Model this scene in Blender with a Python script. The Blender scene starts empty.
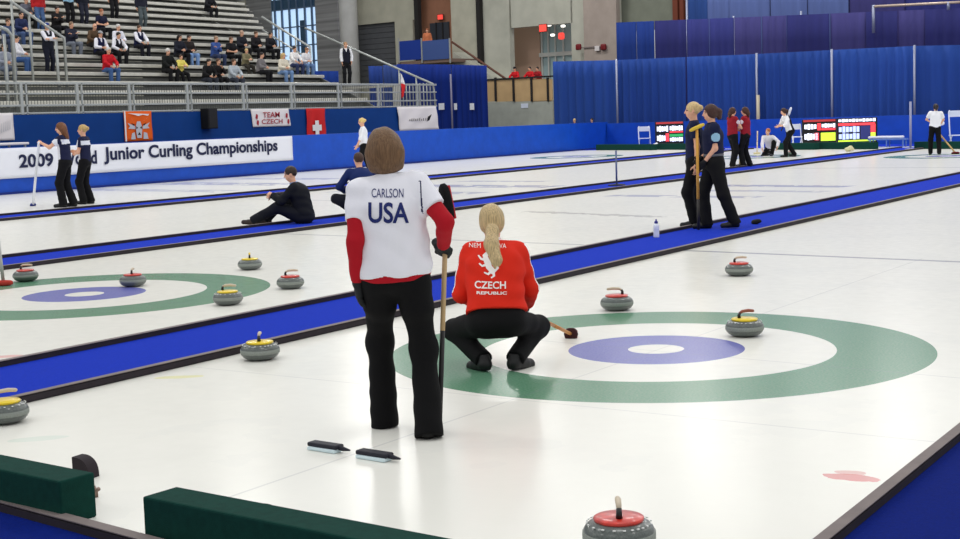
import bpy, bmesh, math, random
import numpy as np
from mathutils import Vector, Matrix
from mathutils.bvhtree import BVHTree

random.seed(7)
PI = math.pi
SC = bpy.context.scene
COL = SC.collection

# ------------------------------------------------------------------ camera (metres; X across the sheets, Y along them)
FPX, PITCH, YAW, ROLL, CAMH = 1420.17, 0.10586, -0.56612, -0.03311, 1.6035
cF = np.array([math.sin(YAW) * math.cos(PITCH), math.cos(YAW) * math.cos(PITCH), -math.sin(PITCH)])
_r0 = np.array([math.cos(YAW), -math.sin(YAW), 0.0])
_u0 = np.cross(_r0, cF)
cR = _r0 * math.cos(ROLL) + _u0 * math.sin(ROLL)
cU = -_r0 * math.sin(ROLL) + _u0 * math.cos(ROLL)
cC = np.array([0, 0, CAMH])
cam = bpy.data.cameras.new('camera')
camo = bpy.data.objects.new('camera', cam)
COL.objects.link(camo)
cam.sensor_fit = 'HORIZONTAL'
cam.sensor_width = 36.0
cam.lens = FPX * 36.0 / 960.0
cam.clip_end = 400
M = Matrix(((cR[0], cU[0], -cF[0], 0), (cR[1], cU[1], -cF[1], 0), (cR[2], cU[2], -cF[2], CAMH), (0, 0, 0, 1)))
camo.matrix_world = M
SC.camera = camo


def raydir(x, y):
    return cF * FPX + cR * (x - 480) - cU * (y - 269.5)


def at(x, y, P0, n):
    """the point of the plane (P0, n) seen at photo position x, y"""
    v = raydir(x, y)
    P0 = np.asarray(P0, float)
    n = np.asarray(n, float)
    return cC + v * (((P0 - cC) @ n) / (v @ n))


def atX(x, y, X): return at(x, y, (X, 0, 0), (1, 0, 0))
def atY(x, y, Y): return at(x, y, (0, Y, 0), (0, 1, 0))
def atZ(x, y, Z=0.0): return at(x, y, (0, 0, Z), (0, 0, 1))


def px(P):
    q = np.asarray(P, float) - cC
    z = q @ cF
    return 480 + FPX * (q @ cR) / z, 269.5 - FPX * (q @ cU) / z


# ------------------------------------------------------------------ materials
def lin(c):
    return tuple(((v / 255) / 12.92 if v / 255 <= 0.04045 else ((v / 255 + 0.055) / 1.055) ** 2.4) for v in c)


_m = {}


def mat(name, rgb, rough=0.8, spec=0.3, metal=0.0, noise=0.0, nscale=20.0, bump=0.0, bscale=60.0, coat=0.0, stretch=None):
    if name in _m:
        return _m[name]
    m = bpy.data.materials.new(name)
    m.use_nodes = True
    nt = m.node_tree
    b = nt.nodes['Principled BSDF']
    c = lin(rgb)
    b.inputs['Base Color'].default_value = (*c, 1)
    b.inputs['Roughness'].default_value = rough
    b.inputs['Specular IOR Level'].default_value = spec
    b.inputs['Metallic'].default_value = metal
    b.inputs['Coat Weight'].default_value = coat
    tc = None
    if noise or bump:
        tc = nt.nodes.new('ShaderNodeTexCoord')
        src = tc.outputs['Object']
        if stretch:
            mp = nt.nodes.new('ShaderNodeMapping')
            mp.inputs['Scale'].default_value = stretch
            nt.links.new(src, mp.inputs['Vector'])
            src = mp.outputs['Vector']
    if noise:
        n = nt.nodes.new('ShaderNodeTexNoise')
        n.inputs['Scale'].default_value = nscale
        n.inputs['Detail'].default_value = 4
        nt.links.new(src, n.inputs['Vector'])
        r = nt.nodes.new('ShaderNodeValToRGB')
        r.color_ramp.elements[0].position = 0.3
        r.color_ramp.elements[1].position = 0.7
        r.color_ramp.elements[0].color = (*[v * (1 - noise) for v in c], 1)
        r.color_ramp.elements[1].color = (*[min(1, v * (1 + noise)) for v in c], 1)
        nt.links.new(n.outputs['Fac'], r.inputs['Fac'])
        nt.links.new(r.outputs['Color'], b.inputs['Base Color'])
    if bump:
        n2 = nt.nodes.new('ShaderNodeTexNoise')
        n2.inputs['Scale'].default_value = bscale
        n2.inputs['Detail'].default_value = 3
        nt.links.new(src, n2.inputs['Vector'])
        bp = nt.nodes.new('ShaderNodeBump')
        bp.inputs['Strength'].default_value = bump
        bp.inputs['Distance'].default_value = 0.01
        nt.links.new(n2.outputs['Fac'], bp.inputs['Height'])
        nt.links.new(bp.outputs['Normal'], b.inputs['Normal'])
    _m[name] = m
    return m


def emit(name, rgb, s):
    if name in _m:
        return _m[name]
    m = bpy.data.materials.new(name)
    m.use_nodes = True
    b = m.node_tree.nodes['Principled BSDF']
    b.inputs['Base Color'].default_value = (*lin(rgb), 1)
    b.inputs['Emission Color'].default_value = (*lin(rgb), 1)
    b.inputs['Emission Strength'].default_value = s
    _m[name] = m
    return m


# ------------------------------------------------------------------ object helpers
def link_obj(name, me, m=None, parent=None):
    o = bpy.data.objects.new(name, me)
    COL.objects.link(o)
    if m is not None:
        for x in (m if isinstance(m, (list, tuple)) else [m]):
            me.materials.append(x)
    if parent is not None:
        o.parent = parent
    return o


def obj(name, bm, m=None, parent=None, smooth=False):
    me = bpy.data.meshes.new(name)
    bmesh.ops.recalc_face_normals(bm, faces=bm.faces)
    bm.to_mesh(me)
    bm.free()
    if smooth:
        me.polygons.foreach_set('use_smooth', [True] * len(me.polygons))
    return link_obj(name, me, m, parent)


def tag(o, label, cat, group=None, kind=None):
    if label: o['label'] = label
    if cat: o['category'] = cat
    if group: o['group'] = group
    if kind: o['kind'] = kind
    return o


def thing(name, label, cat, loc=(0, 0, 0), rz=0.0, group=None):
    o = bpy.data.objects.new(name, None)
    COL.objects.link(o)
    o.location = loc
    o.rotation_euler = (0, 0, rz)
    o.empty_display_size = 0.1
    return tag(o, label, cat, group)


def struct(o):
    o['kind'] = 'structure'
    return o


def B():
    return bmesh.new()


def box(bm, c, s, rz=0.0, bevel=0.0, mtx=None):
    r = bmesh.ops.create_cube(bm, size=1.0)
    vs = r['verts']
    m = Matrix.Translation(c) @ Matrix.Rotation(rz, 4, 'Z') @ Matrix.Diagonal((s[0], s[1], s[2], 1))
    if mtx is not None:
        m = mtx @ m
    bmesh.ops.transform(bm, matrix=m, verts=vs)
    if bevel:
        es = list({e for v in vs for e in v.link_edges})
        bmesh.ops.bevel(bm, geom=es, offset=bevel, segments=2, profile=0.5, affect='EDGES')


def hexa(bm, p8):
    """solid from 4 bottom points then 4 top points"""
    v = [bm.verts.new(tuple(p)) for p in p8]
    for f in ((0, 3, 2, 1), (4, 5, 6, 7), (0, 1, 5, 4), (1, 2, 6, 5), (2, 3, 7, 6), (3, 0, 4, 7)):
        bm.faces.new([v[i] for i in f])


def tube(bm, pts, r, n=8, cap=True):
    pts = [Vector(p) for p in pts]
    rr = r if isinstance(r, (list, tuple)) else [r] * len(pts)
    rings = []
    up = None
    for i, p in enumerate(pts):
        a = pts[max(0, i - 1)]
        b = pts[min(len(pts) - 1, i + 1)]
        t = (b - a).normalized()
        if up is None:
            up = Vector((0, 0, 1)) if abs(t.z) < 0.9 else Vector((1, 0, 0))
        x = t.cross(up).normalized()
        y = x.cross(t).normalized()
        up = y
        rings.append([bm.verts.new(p + (x * math.cos(2 * PI * k / n) + y * math.sin(2 * PI * k / n)) * rr[i]) for k in range(n)])
    for a, b in zip(rings, rings[1:]):
        for k in range(n):
            bm.faces.new((a[k], a[(k + 1) % n], b[(k + 1) % n], b[k]))
    if cap:
        bm.faces.new(rings[0][::-1])
        bm.faces.new(rings[-1])


def lathe(bm, prof, n=32, c=(0, 0, 0)):
    rings = []
    for r, z in prof:
        if r < 1e-5:
            rings.append([bm.verts.new((c[0], c[1], c[2] + z))])
        else:
            rings.append([bm.verts.new((c[0] + r * math.cos(2 * PI * k / n), c[1] + r * math.sin(2 * PI * k / n), c[2] + z)) for k in range(n)])
    for a, b in zip(rings, rings[1:]):
        for k in range(n):
            k2 = (k + 1) % n
            if len(a) == 1 and len(b) == 1: continue
            if len(a) == 1: bm.faces.new((a[0], b[k], b[k2]))
            elif len(b) == 1: bm.faces.new((a[k], a[k2], b[0]))
            else: bm.faces.new((a[k], a[k2], b[k2], b[k]))


def text_mesh(txt, bold=0.0, shear=0.0, space=1.0):
    cu = bpy.data.curves.new('t', 'FONT')
    cu.body = txt
    cu.offset = bold
    cu.shear = shear
    cu.space_character = space
    cu.resolution_u = 4
    o = bpy.data.objects.new('t', cu)
    COL.objects.link(o)
    dg = bpy.context.evaluated_depsgraph_get()
    dg.update()
    me = bpy.data.meshes.new_from_object(o.evaluated_get(dg))
    bpy.data.objects.remove(o)
    bpy.data.curves.remove(cu)
    me.materials.clear()
    return me


def place_text(name, txt, O, ux, uz, w, h, m, parent, bold=0.0, depth=0.0, shear=0.0, space=1.0):
    """writing fitted into a w x h rectangle whose lower left corner is O, in the coordinates of parent"""
    me = text_mesh(txt, bold, shear, space)
    n = len(me.vertices)
    co = np.empty(n * 3)
    me.vertices.foreach_get('co', co)
    co = co.reshape(-1, 3)
    lo, hi = co.min(0), co.max(0)
    s = (co - lo) / np.maximum(hi - lo, 1e-6)
    O, ux, uz = (np.asarray(v, float) for v in (O, ux, uz))
    me.vertices.foreach_set('co', (O + np.outer(s[:, 0] * w, ux) + np.outer(s[:, 1] * h, uz)).ravel())
    me.update()
    return link_obj(name, me, m, parent)
# ------------------------------------------------------------------ figures: smooth-blended volumes turned into one continuous surface
def nv(v):
    v = np.asarray(v, float)
    return v / max(np.linalg.norm(v), 1e-9)


class Vol:
    def __init__(s, vox):
        s.vox, s.p, s.sub, s.disp = vox, [], [], None

    def rc(s, a, b, r1, r2, k=0.03, capa=False, capb=False, flat=None, sub=False):
        a, b = np.asarray(a, float), np.asarray(b, float)
        R = max(r1, r2) * (1 if flat is None else max(1, 1 / flat[1]))
        lo, hi = np.minimum(a, b) - R, np.maximum(a, b) + R

        def f(P):
            ba = b - a
            L2 = max(ba @ ba, 1e-12)
            q = P - a
            t = np.clip((q @ ba) / L2, 0, 1)
            v = q - t[..., None] * ba
            if flat is not None:
                u = np.asarray(flat[0], float)
                du = v @ u
                v = v + (du * (flat[1] - 1))[..., None] * u
            d = np.sqrt((v * v).sum(-1)) - (r1 + (r2 - r1) * t)
            if capa: d = np.maximum(d, -(q @ ba) / math.sqrt(L2))
            if capb: d = np.maximum(d, ((P - b) @ ba) / math.sqrt(L2))
            return d
        (s.sub if sub else s.p).append((f, lo, hi, k))
        return s

    def ell(s, c, r, M=None, k=0.03, sub=False):
        c, r = np.asarray(c, float), np.asarray(r, float)
        R = r.max() if M is not None else r
        Mm = np.eye(3) if M is None else np.asarray(M, float)   # columns: axes

        def f(P):
            q = (P - c) @ Mm
            k0 = np.sqrt(((q / r) ** 2).sum(-1))
            k1 = np.sqrt(((q / (r * r)) ** 2).sum(-1))
            return k0 * (k0 - 1) / np.maximum(k1, 1e-6)
        (s.sub if sub else s.p).append((f, c - R, c + R, k))
        return s

    def half(s, p0, n, lo=None, hi=None):
        """cut away the side n points to"""
        p0, n = np.asarray(p0, float), nv(n)
        s.sub.append((lambda P: -((P - p0) @ n), lo, hi, 0))
        return s

    def mesh(s):
        vx = s.vox
        lo = np.min([p[1] for p in s.p], 0) - 3 * vx
        hi = np.max([p[2] for p in s.p], 0) + 3 * vx
        n = np.ceil((hi - lo) / vx).astype(int) + 1
        F = np.full(n, 0.08, np.float32)
        ax = [lo[i] + vx * np.arange(n[i]) for i in range(3)]

        def sl(a, b, m):
            i0 = np.maximum(np.floor((a - m - lo) / vx).astype(int), 0)
            i1 = np.minimum(np.ceil((b + m - lo) / vx).astype(int) + 1, n)
            return tuple(slice(int(x), int(y)) for x, y in zip(i0, i1))

        def grid(S):
            g = np.empty((S[0].stop - S[0].start, S[1].stop - S[1].start, S[2].stop - S[2].start, 3), np.float32)
            g[..., 0] = ax[0][S[0]][:, None, None]
            g[..., 1] = ax[1][S[1]][None, :, None]
            g[..., 2] = ax[2][S[2]][None, None, :]
            return g
        for f, a, b, k in s.p:
            S = sl(a, b, k + 2 * vx)
            d = f(grid(S)).astype(np.float32)
            c = F[S]
            if k > 0:
                h = np.maximum(k - np.abs(c - d), 0) / k
                F[S] = np.minimum(c, d) - h * h * k * 0.25
            else:
                F[S] = np.minimum(c, d)
        for f, a, b, k in s.sub:
            S = sl(lo if a is None else a, hi if b is None else b, 2 * vx)
            if min(S[i].stop - S[i].start for i in range(3)) < 1: continue
            d = f(grid(S)).astype(np.float32)
            F[S] = np.maximum(F[S], -d)
        if s.disp is not None:
            S = sl(lo, hi, 0)
            m = np.abs(F) < 4 * vx
            G = grid(S)[m]
            F[m] += s.disp(G).astype(np.float32)
        return surf(F, lo, vx)


def surf(F, lo, vx):
    I = F < 0
    nx, ny, nz = F.shape
    cs = (nx - 1, ny - 1, nz - 1)
    cnt = np.zeros(cs, np.float32)
    acc = np.zeros(cs + (3,), np.float32)
    quads = []
    edges = []
    for axis in range(3):
        s0 = [slice(None)] * 3
        s1 = [slice(None)] * 3
        s0[axis] = slice(0, -1)
        s1[axis] = slice(1, None)
        A, Bq = F[tuple(s0)], F[tuple(s1)]
        X = I[tuple(s0)] != I[tuple(s1)]
        ijk = np.argwhere(X)
        if len(ijk) == 0: continue
        a = A[X]
        t = a / (a - Bq[X])
        pos = ijk.astype(np.float32)
        pos[:, axis] += t
        o1, o2 = [(1, 2), (2, 0), (0, 1)][axis]
        ok = np.ones(len(ijk), bool)
        cells = []
        for d1, d2 in ((-1, -1), (0, -1), (0, 0), (-1, 0)):
            c = ijk.copy()
            c[:, o1] += d1
            c[:, o2] += d2
            good = (c >= 0).all(1) & (c < np.array(cs)).all(1)
            ok &= good
            cells.append(c)
            g = c[good]
            np.add.at(cnt, tuple(g.T), 1)
            np.add.at(acc, tuple(g.T), pos[good])
        edges.append((np.stack(cells, 1)[ok], I[tuple(s0)][X][ok]))
    used = cnt > 0
    idx = np.full(cs, -1, np.int64)
    idx[used] = np.arange(used.sum())
    V = lo + vx * (acc[used] / cnt[used][:, None])
    for c, ins in edges:
        q = idx[c[..., 0], c[..., 1], c[..., 2]]
        q[~ins] = q[~ins][:, ::-1]
        quads.append(q)
    return V.astype(np.float32), np.concatenate(quads).astype(np.int32)


def np_mesh(name, V, Q, mi=None, smooth=True):
    me = bpy.data.meshes.new(name)
    me.vertices.add(len(V))
    me.vertices.foreach_set('co', np.asarray(V, np.float32).ravel())
    k = Q.shape[1]
    me.loops.add(Q.size)
    me.loops.foreach_set('vertex_index', Q.ravel())
    me.polygons.add(len(Q))
    me.polygons.foreach_set('loop_start', np.arange(0, Q.size, k, dtype=np.int32))
    if mi is not None:
        me.polygons.foreach_set('material_index', mi.astype(np.int32))
    me.polygons.foreach_set('use_smooth', np.full(len(Q), smooth))
    me.update(calc_edges=True)
    me.validate()
    return me


def relax(V, Q, it=1, w=0.5):
    for _ in range(it):
        acc = np.zeros_like(V)
        n = np.zeros(len(V), np.float32)
        for k in range(4):
            a, b = Q[:, k], Q[:, (k + 1) % 4]
            np.add.at(acc, a, V[b]); np.add.at(n, a, 1)
            np.add.at(acc, b, V[a]); np.add.at(n, b, 1)
        V = V * (1 - w) + w * acc / np.maximum(n, 1)[:, None]
    return V


def vol_obj(name, vol, mats, parent, paint=None, it=1):
    try:
        V, Q = vol.mesh()
    except ValueError:
        return None
    if it: V = relax(V, Q, it)
    mi = None
    if paint is not None:
        mi = paint(V[Q].mean(1))
    return link_obj(name, np_mesh(name, V, Q, mi), mats, parent)


def ik(a, t, l1, l2, pole):
    a, t = np.asarray(a, float), np.asarray(t, float)
    d = t - a
    L = np.linalg.norm(d)
    u = nv(d)
    L = min(max(L, abs(l1 - l2) + 0.01), l1 + l2 - 0.002)
    x = (l1 * l1 - l2 * l2 + L * L) / (2 * L)
    h = math.sqrt(max(l1 * l1 - x * x, 0))
    pole = np.asarray(pole, float)
    pp = nv(pole - (pole @ u) * u)
    return a + u * x + pp * h, a + u * L


def rotz(a):
    return np.array([[math.cos(a), -math.sin(a), 0], [math.sin(a), math.cos(a), 0], [0, 0, 1.0]])


def axrot(ax, a):
    return np.array(Matrix.Rotation(a, 3, Vector(ax)))


SKIN = (226, 172, 142)


def wrinkle(amp, f=1.0, seed=0.0):
    def d(P):
        x, y, z = P[:, 0] * f, P[:, 1] * f, P[:, 2] * f
        w = np.sin(7 * z + 3 * x + seed) + np.sin(9 * x - 5 * z + 2 * y + seed * 2)
        return amp * (np.sin(38 * z + 14 * x + 2.2 * w + seed) * 0.6 + np.sin(23 * x + 31 * y - 27 * z + 1.7 * w) * 0.4)
    return d


def person(name, label, loc, face, pose, fit, H=1.7, vox=0.009, group=None, z=0.0):
    """face: direction (x, y) the figure looks along.  Local axes: x right, y forward, z up."""
    g = pose.get
    S = H / 1.73
    root = thing(name, label, 'person', (loc[0], loc[1], z), math.atan2(-face[0], face[1]), group)
    pel = np.array(g('pel', (0, 0, 0.93 * S)), float)
    hr = rotz(g('hipyaw', 0)) @ np.array([1.0, 0, 0])
    hf = rotz(g('hipyaw', 0)) @ np.array([0, 1.0, 0])
    fw, sd = g('lean', (0, 0))
    t = nv(np.array([math.sin(sd), 0, math.cos(sd)]) * math.cos(fw) + hf * math.sin(fw))
    sr = axrot(t, g('twist', 0)) @ nv(hr - (hr @ t) * t)
    sf = np.cross(t, sr)
    hunch = g('hunch', 0.0)
    bw = fit.get('w', 1.0)
    sw = 0.165 * S * fit.get('sw', 1.0)
    waist = pel + t * 0.17 * S
    chest = pel + t * 0.34 * S + sf * hunch * 0.3
    neck = pel + t * 0.50 * S + sf * hunch
    hy, hp = g('head', (0, 0))
    hu = nv(t * 0.45 + np.array([0, 0, 0.55]))
    hfw = nv(sf - (sf @ hu) * hu)
    hfw = axrot(hu, hy) @ hfw
    hrr = np.cross(hfw, hu)
    Rp = axrot(hrr, hp)
    hfw, hu = Rp @ hfw, Rp @ hu
    tilt = g('tilt', 0.0)
    if tilt:
        Rt = axrot(hfw, tilt)
        hu, hrr = Rt @ hu, Rt @ hrr
    HM = np.stack([hrr, hfw, hu], 1)
    hc = neck + (t * 0.06 + hu * 0.105) * S + hfw * 0.02
    he = lambda x, y, q: hc + (hrr * x + hfw * y + hu * q) * S
    dz = g('shrug', (0, 0))
    sh = {}
    for s_, i in ((-1, 0), (1, 1)):
        sh[s_] = pel + t * (0.455 + dz[i]) * S + sr * s_ * sw + sf * hunch * 0.8
    TH, SHK, UA, FA = 0.43 * S, 0.41 * S, 0.28 * S, 0.25 * S
    hip, knee, ank, toe, elb, wri = {}, {}, {}, {}, {}, {}
    for s_, key in ((-1, 'LF'), (1, 'RF')):
        fx = g(key, (s_ * 0.10, 0.0, 0.0, 0.15 * s_))
        hip[s_] = pel + hr * s_ * 0.09 * S - t * 0.03
        yaw = fx[3] if len(fx) > 3 else 0
        pit = fx[4] if len(fx) > 4 else 0
        fd = np.array([math.sin(yaw), math.cos(yaw), 0])
        fd = nv(fd * math.cos(pit) + np.array([0, 0, math.sin(pit)]))
        fu = nv(np.array([0, 0, 1.0]) - fd * fd[2])
        base = np.array([fx[0], fx[1], fx[2]])
        tgt = base + fu * 0.085 * S
        pole = g(key + 'p', tuple(hf + hr * s_ * 0.15))
        knee[s_], ank[s_] = ik(hip[s_], tgt, TH, SHK, pole)
        toe[s_] = (ank[s_] - fu * 0.085 * S, fd, fu)
    for s_, key in ((-1, 'LH'), (1, 'RH')):
        tg = g(key, None)
        if tg is None:
            tg = sh[s_] + np.array([s_ * 0.07, 0.02, -0.52 * S])
        pole = g(key + 'p', tuple(-sf * 0.7 + sr * s_ * 0.6 - t * 0.2))
        elb[s_], wri[s_] = ik(sh[s_], tg, UA, FA, pole)
    TM = np.stack([sr, sf, t], 1)
    PM = np.stack([hr, np.cross(t, hr), t], 1)

    def hand(v, s_, e=0.0, k=0.008, curl=None):
        d = nv(wri[s_] - elb[s_])
        cu = g('curl', {}).get(s_, 0.5) if curl is None else curl
        pn = g('palm', {}).get(s_, None)              # direction the palm faces
        pn = np.asarray(pn if pn is not None else (-s_ * 0.9, 0.25, -0.1), float)
        pn = nv(pn - (pn @ d) * d)
        side = np.cross(d, pn) * s_                    # towards the thumb
        side = side if side @ np.array([0, 1.0, 0.3]) > 0 else -side
        pc = wri[s_] + d * 0.045 * S
        v.ell(pc, (0.042 + e, 0.016 + e, 0.052 + e), np.stack([side, pn, d], 1), k=0.015)
        for i, (off, ln) in enumerate(((0.030, 0.9), (0.010, 1.0), (-0.010, 0.94), (-0.030, 0.74))):
            p = wri[s_] + d * 0.088 * S + side * off
            ang = cu * 0.9 + 0.08 * i * cu
            dirn = d
            for j, sg in enumerate((0.042, 0.027, 0.022)):
                dirn = nv(d * math.cos(ang) + pn * math.sin(ang))
                q = p + dirn * sg * ln * S
                v.rc(p, q, 0.0092 + e - 0.0008 * j, 0.0086 + e - 0.0008 * j, k=k * 0.5)
                p = q
                ang += cu * 1.25
        p = wri[s_] + d * 0.025 * S + side * 0.032
        td = nv(d * 0.6 + side * 0.75 + pn * 0.35 * (1 + cu))
        q = p + td * 0.042 * S
        v.rc(p, q, 0.013 + e, 0.011 + e, k=k)
        td = nv(d * 0.85 + side * 0.2 + pn * (0.3 + 0.7 * cu))
        v.rc(q, q + td * 0.032 * S, 0.011 + e, 0.009 + e, k=k)

    # ---- the body, one surface
    b = Vol(vox)
    inn = -0.004
    b.ell(pel + t * 0.02, (0.15 * S * bw, 0.10 * S * bw, 0.12 * S), PM, k=0.05)
    b.ell(waist, (0.125 * S * bw, 0.09 * S * bw, 0.15 * S), TM, k=0.05)
    b.ell(chest, (0.145 * S * bw, 0.10 * S * bw, 0.17 * S), TM, k=0.05)
    b.rc(sh[-1] * 0.85 + sh[1] * 0.15, sh[1] * 0.85 + sh[-1] * 0.15, 0.045 * S, 0.045 * S, k=0.05)
    b.rc(neck - t * 0.05, hc - hu * 0.05 * S - hfw * 0.01, 0.054 * S, 0.048 * S, k=0.03)
    b.ell(he(0, -0.008, 0.02), (0.073 * S, 0.091 * S, 0.096 * S), HM, k=0.02)
    b.ell(he(0, 0.022, -0.048), (0.055 * S, 0.060 * S, 0.066 * S), HM, k=0.03)
    b.rc(he(0, 0.086, 0.008), he(0, 0.101, -0.026), 0.008 * S, 0.013 * S, k=0.014)
    b.ell(he(0, 0.078, -0.058), (0.024 * S, 0.010 * S, 0.012 * S), HM, k=0.012)
    for s_ in (-1, 1):
        b.ell(he(s_ * 0.074, -0.008, -0.005), (0.010 * S, 0.020 * S, 0.031 * S), HM, k=0.010)
        b.rc(hip[s_], knee[s_], 0.074 * S * bw, 0.052 * S, k=0.04)
        b.rc(knee[s_], ank[s_] * 0.35 + knee[s_] * 0.65, 0.052 * S, 0.050 * S, k=0.03)
        b.rc(ank[s_] * 0.35 + knee[s_] * 0.65, ank[s_], 0.050 * S, 0.034 * S, k=0.03)
        ft, fd, fu = toe[s_]
        b.rc(ft + fu * 0.04 * S - fd * 0.03, ft + fu * 0.03 * S + fd * 0.14 * S, 0.03 * S, 0.024 * S, k=0.03)
        b.rc(sh[s_], elb[s_], 0.046 * S, 0.036 * S, k=0.035)
        b.rc(elb[s_], wri[s_], 0.037 * S, 0.026 * S, k=0.03)
        hand(b, s_)
    skin = mat('skin' + str(fit.get('skin', SKIN)), fit.get('skin', SKIN), 0.55, 0.35, noise=0.06, nscale=30)
    hairm = mat('hair' + str(fit.get('hair', (60, 40, 28))), fit.get('hair', (60, 40, 28)), 0.5, 0.35, noise=0.35, nscale=45, bump=0.5, bscale=70, stretch=(3, 3, 0.35))
    lips = mat('lips', (176, 96, 86), 0.5, 0.3)
    eye = mat('eye_dark', (40, 32, 30), 0.25, 0.5)

    def face_paint(C):
        q = (C - hc) @ HM / S
        mi = np.zeros(len(C), int)
        fr = q[:, 1] > 0.045
        ex = np.abs(np.abs(q[:, 0]) - 0.031)
        mi[fr & (((ex / 0.016) ** 2 + ((q[:, 2] - 0.006) / 0.008) ** 2) < 1)] = 1
        mi[fr & (((ex / 0.020) ** 2 + ((q[:, 2] - 0.027) / 0.0055) ** 2) < 1)] = 3
        mi[fr & (((q[:, 0] / 0.022) ** 2 + ((q[:, 2] + 0.058) / 0.009) ** 2) < 1)] = 2
        return mi
    if 'noface' in fit: face_paint = None
    body = vol_obj('body', b, [skin, eye, lips, hairm], root, face_paint)

    # ---- hair
    hs = fit.get('style', 'short')
    hv = max(vox * 0.8, 0.006)
    if hs != 'bald':
        h = Vol(hv)
        cut = True
        if hs in ('short', 'grey'):
            h.ell(he(0, -0.018, 0.032), (0.083 * S, 0.098 * S, 0.095 * S), HM, k=0.02)
        elif hs == 'bob':
            h.ell(he(0, -0.016, 0.030), (0.092 * S, 0.105 * S, 0.100 * S), HM, k=0.03)
            h.ell(he(0, -0.035, -0.035), (0.098 * S, 0.082 * S, 0.098 * S), HM, k=0.05)
            h.rc(he(-0.066, -0.045, -0.02), he(-0.068, -0.03, -0.092), 0.040 * S, 0.026 * S, k=0.03)
            h.rc(he(0.066, -0.045, -0.02), he(0.068, -0.03, -0.092), 0.040 * S, 0.026 * S, k=0.03)
            h.rc(he(0, -0.06, -0.02), he(0, -0.062, -0.092), 0.050 * S, 0.034 * S, k=0.04)
        else:
            h.ell(he(0, -0.016, 0.028), (0.084 * S, 0.100 * S, 0.094 * S), HM, k=0.02)
            if hs == 'tied':
                h.ell(he(0, -0.02, -0.02), (0.080 * S, 0.085 * S, 0.075 * S), HM, k=0.03)
            if hs == 'long':
                h.rc(he(0, -0.05, -0.02), he(0, -0.085, -0.20), 0.078 * S, 0.055 * S, k=0.04, flat=(hrr, 0.75))
            if hs in ('ponytail', 'tied'):
                tail = fit.get('tail', ((0, -0.10, 0.02), (0, -0.15, 0.0), (0.01, -0.15, -0.12), (0.0, -0.14, -0.22)))
                rr = fit.get('tailr', (0.020, 0.034, 0.036, 0.014))
                for i in range(len(tail) - 1):
                    h.rc(he(*tail[i]), he(*tail[i + 1]), rr[i] * S, rr[i + 1] * S, k=0.02)
            if hs == 'bun':
                h.ell(he(0, -0.115, 0.03), (0.042 * S, 0.036 * S, 0.042 * S), HM, k=0.02)
        h.ell(he(0, 0.11, -0.045), (0.070 * S, 0.088 * S, 0.098 * S), HM, sub=True)
        h.disp = (lambda P: 0.0016 * np.sin(95 * ((P - hc) @ hrr) + 30 * ((P - hc) @ hfw) + 3 * np.sin(11 * P[:, 2])))
        vol_obj('hair', h, hairm, root)
        if fit.get('band'):
            hb = Vol(0.006)
            a = he(*fit['band'])
            hb.rc(a - hu * 0.012 + hrr * 0.001, a + hu * 0.012, 0.034 * S, 0.034 * S, capa=True, capb=True)
            vol_obj('hair_band', hb, mat('hair_band', (20, 20, 22)), root)
    if 'cap' in fit:
        h = Vol(hv)
        h.ell(he(0, -0.008, 0.040), (0.086 * S, 0.102 * S, 0.090 * S), HM, k=0.01)
        h.half(he(0, 0, 0.035), -hu)
        h.ell(he(0, 0.12, 0.040), (0.065 * S, 0.075 * S, 0.011 * S), HM, k=0.01)
        vol_obj('cap', h, mat('cap' + str(fit['cap']), fit['cap'], 0.9, 0.2), root)

    # ---- trousers
    e = fit.get('loose', 0.014)
    sd_ = len(label) * 0.7
    if 'trousers' in fit:
        v = Vol(vox)
        v.ell(pel + t * 0.015, (0.15 * S * bw + e, 0.10 * S * bw + e, 0.12 * S + e), PM, k=0.05)
        v.ell(pel - t * 0.05 + hr * 0, (0.145 * S * bw + e, 0.105 * S * bw + e, 0.085 * S), PM, k=0.04)
        fl = fit.get('flare', 0.072)
        for s_ in (-1, 1):
            v.rc(hip[s_], knee[s_], 0.078 * S * bw + e, 0.056 * S + e, k=0.04)
            ft, fd, fu = toe[s_]
            d = nv(ank[s_] - knee[s_])
            end = ank[s_] + d * fit.get('hem', 0.045) * S
            v.rc(knee[s_], end, 0.056 * S + e, fl * S, k=0.045, capb=True)
            if fit.get('baggy'):
                v.rc(hip[s_] + d * 0, knee[s_] * 0.4 + hip[s_] * 0.6 - hf * 0.02, 0.08 * S + e, 0.075 * S + e, k=0.03)
        if pel[2] > 0.65: v.half(pel + t * fit.get('rise', 0.10) * S, t, pel - 0.3, pel + 0.3)
        v.disp = wrinkle(0.0035 if vox < 0.012 else 0.003, 1.0, sd_)
        tm = fit['trousers']
        tr = vol_obj('trousers', v, mat('trousers' + str(tm), tm, 0.85, 0.2, bump=0.15, bscale=90), root)
        if fit.get('belt'):
            bv = Vol(vox)
            c0 = pel + t * 0.085 * S
            bv.ell(c0, (0.15 * S * bw + e - 0.004, 0.10 * S * bw + e - 0.002, 0.2), PM)
            bv.half(c0 + t * 0.018, t)
            bv.half(c0 - t * 0.018, -t)
            vol_obj('belt', bv, mat('belt', (90, 92, 100), 0.5), root)
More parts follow.
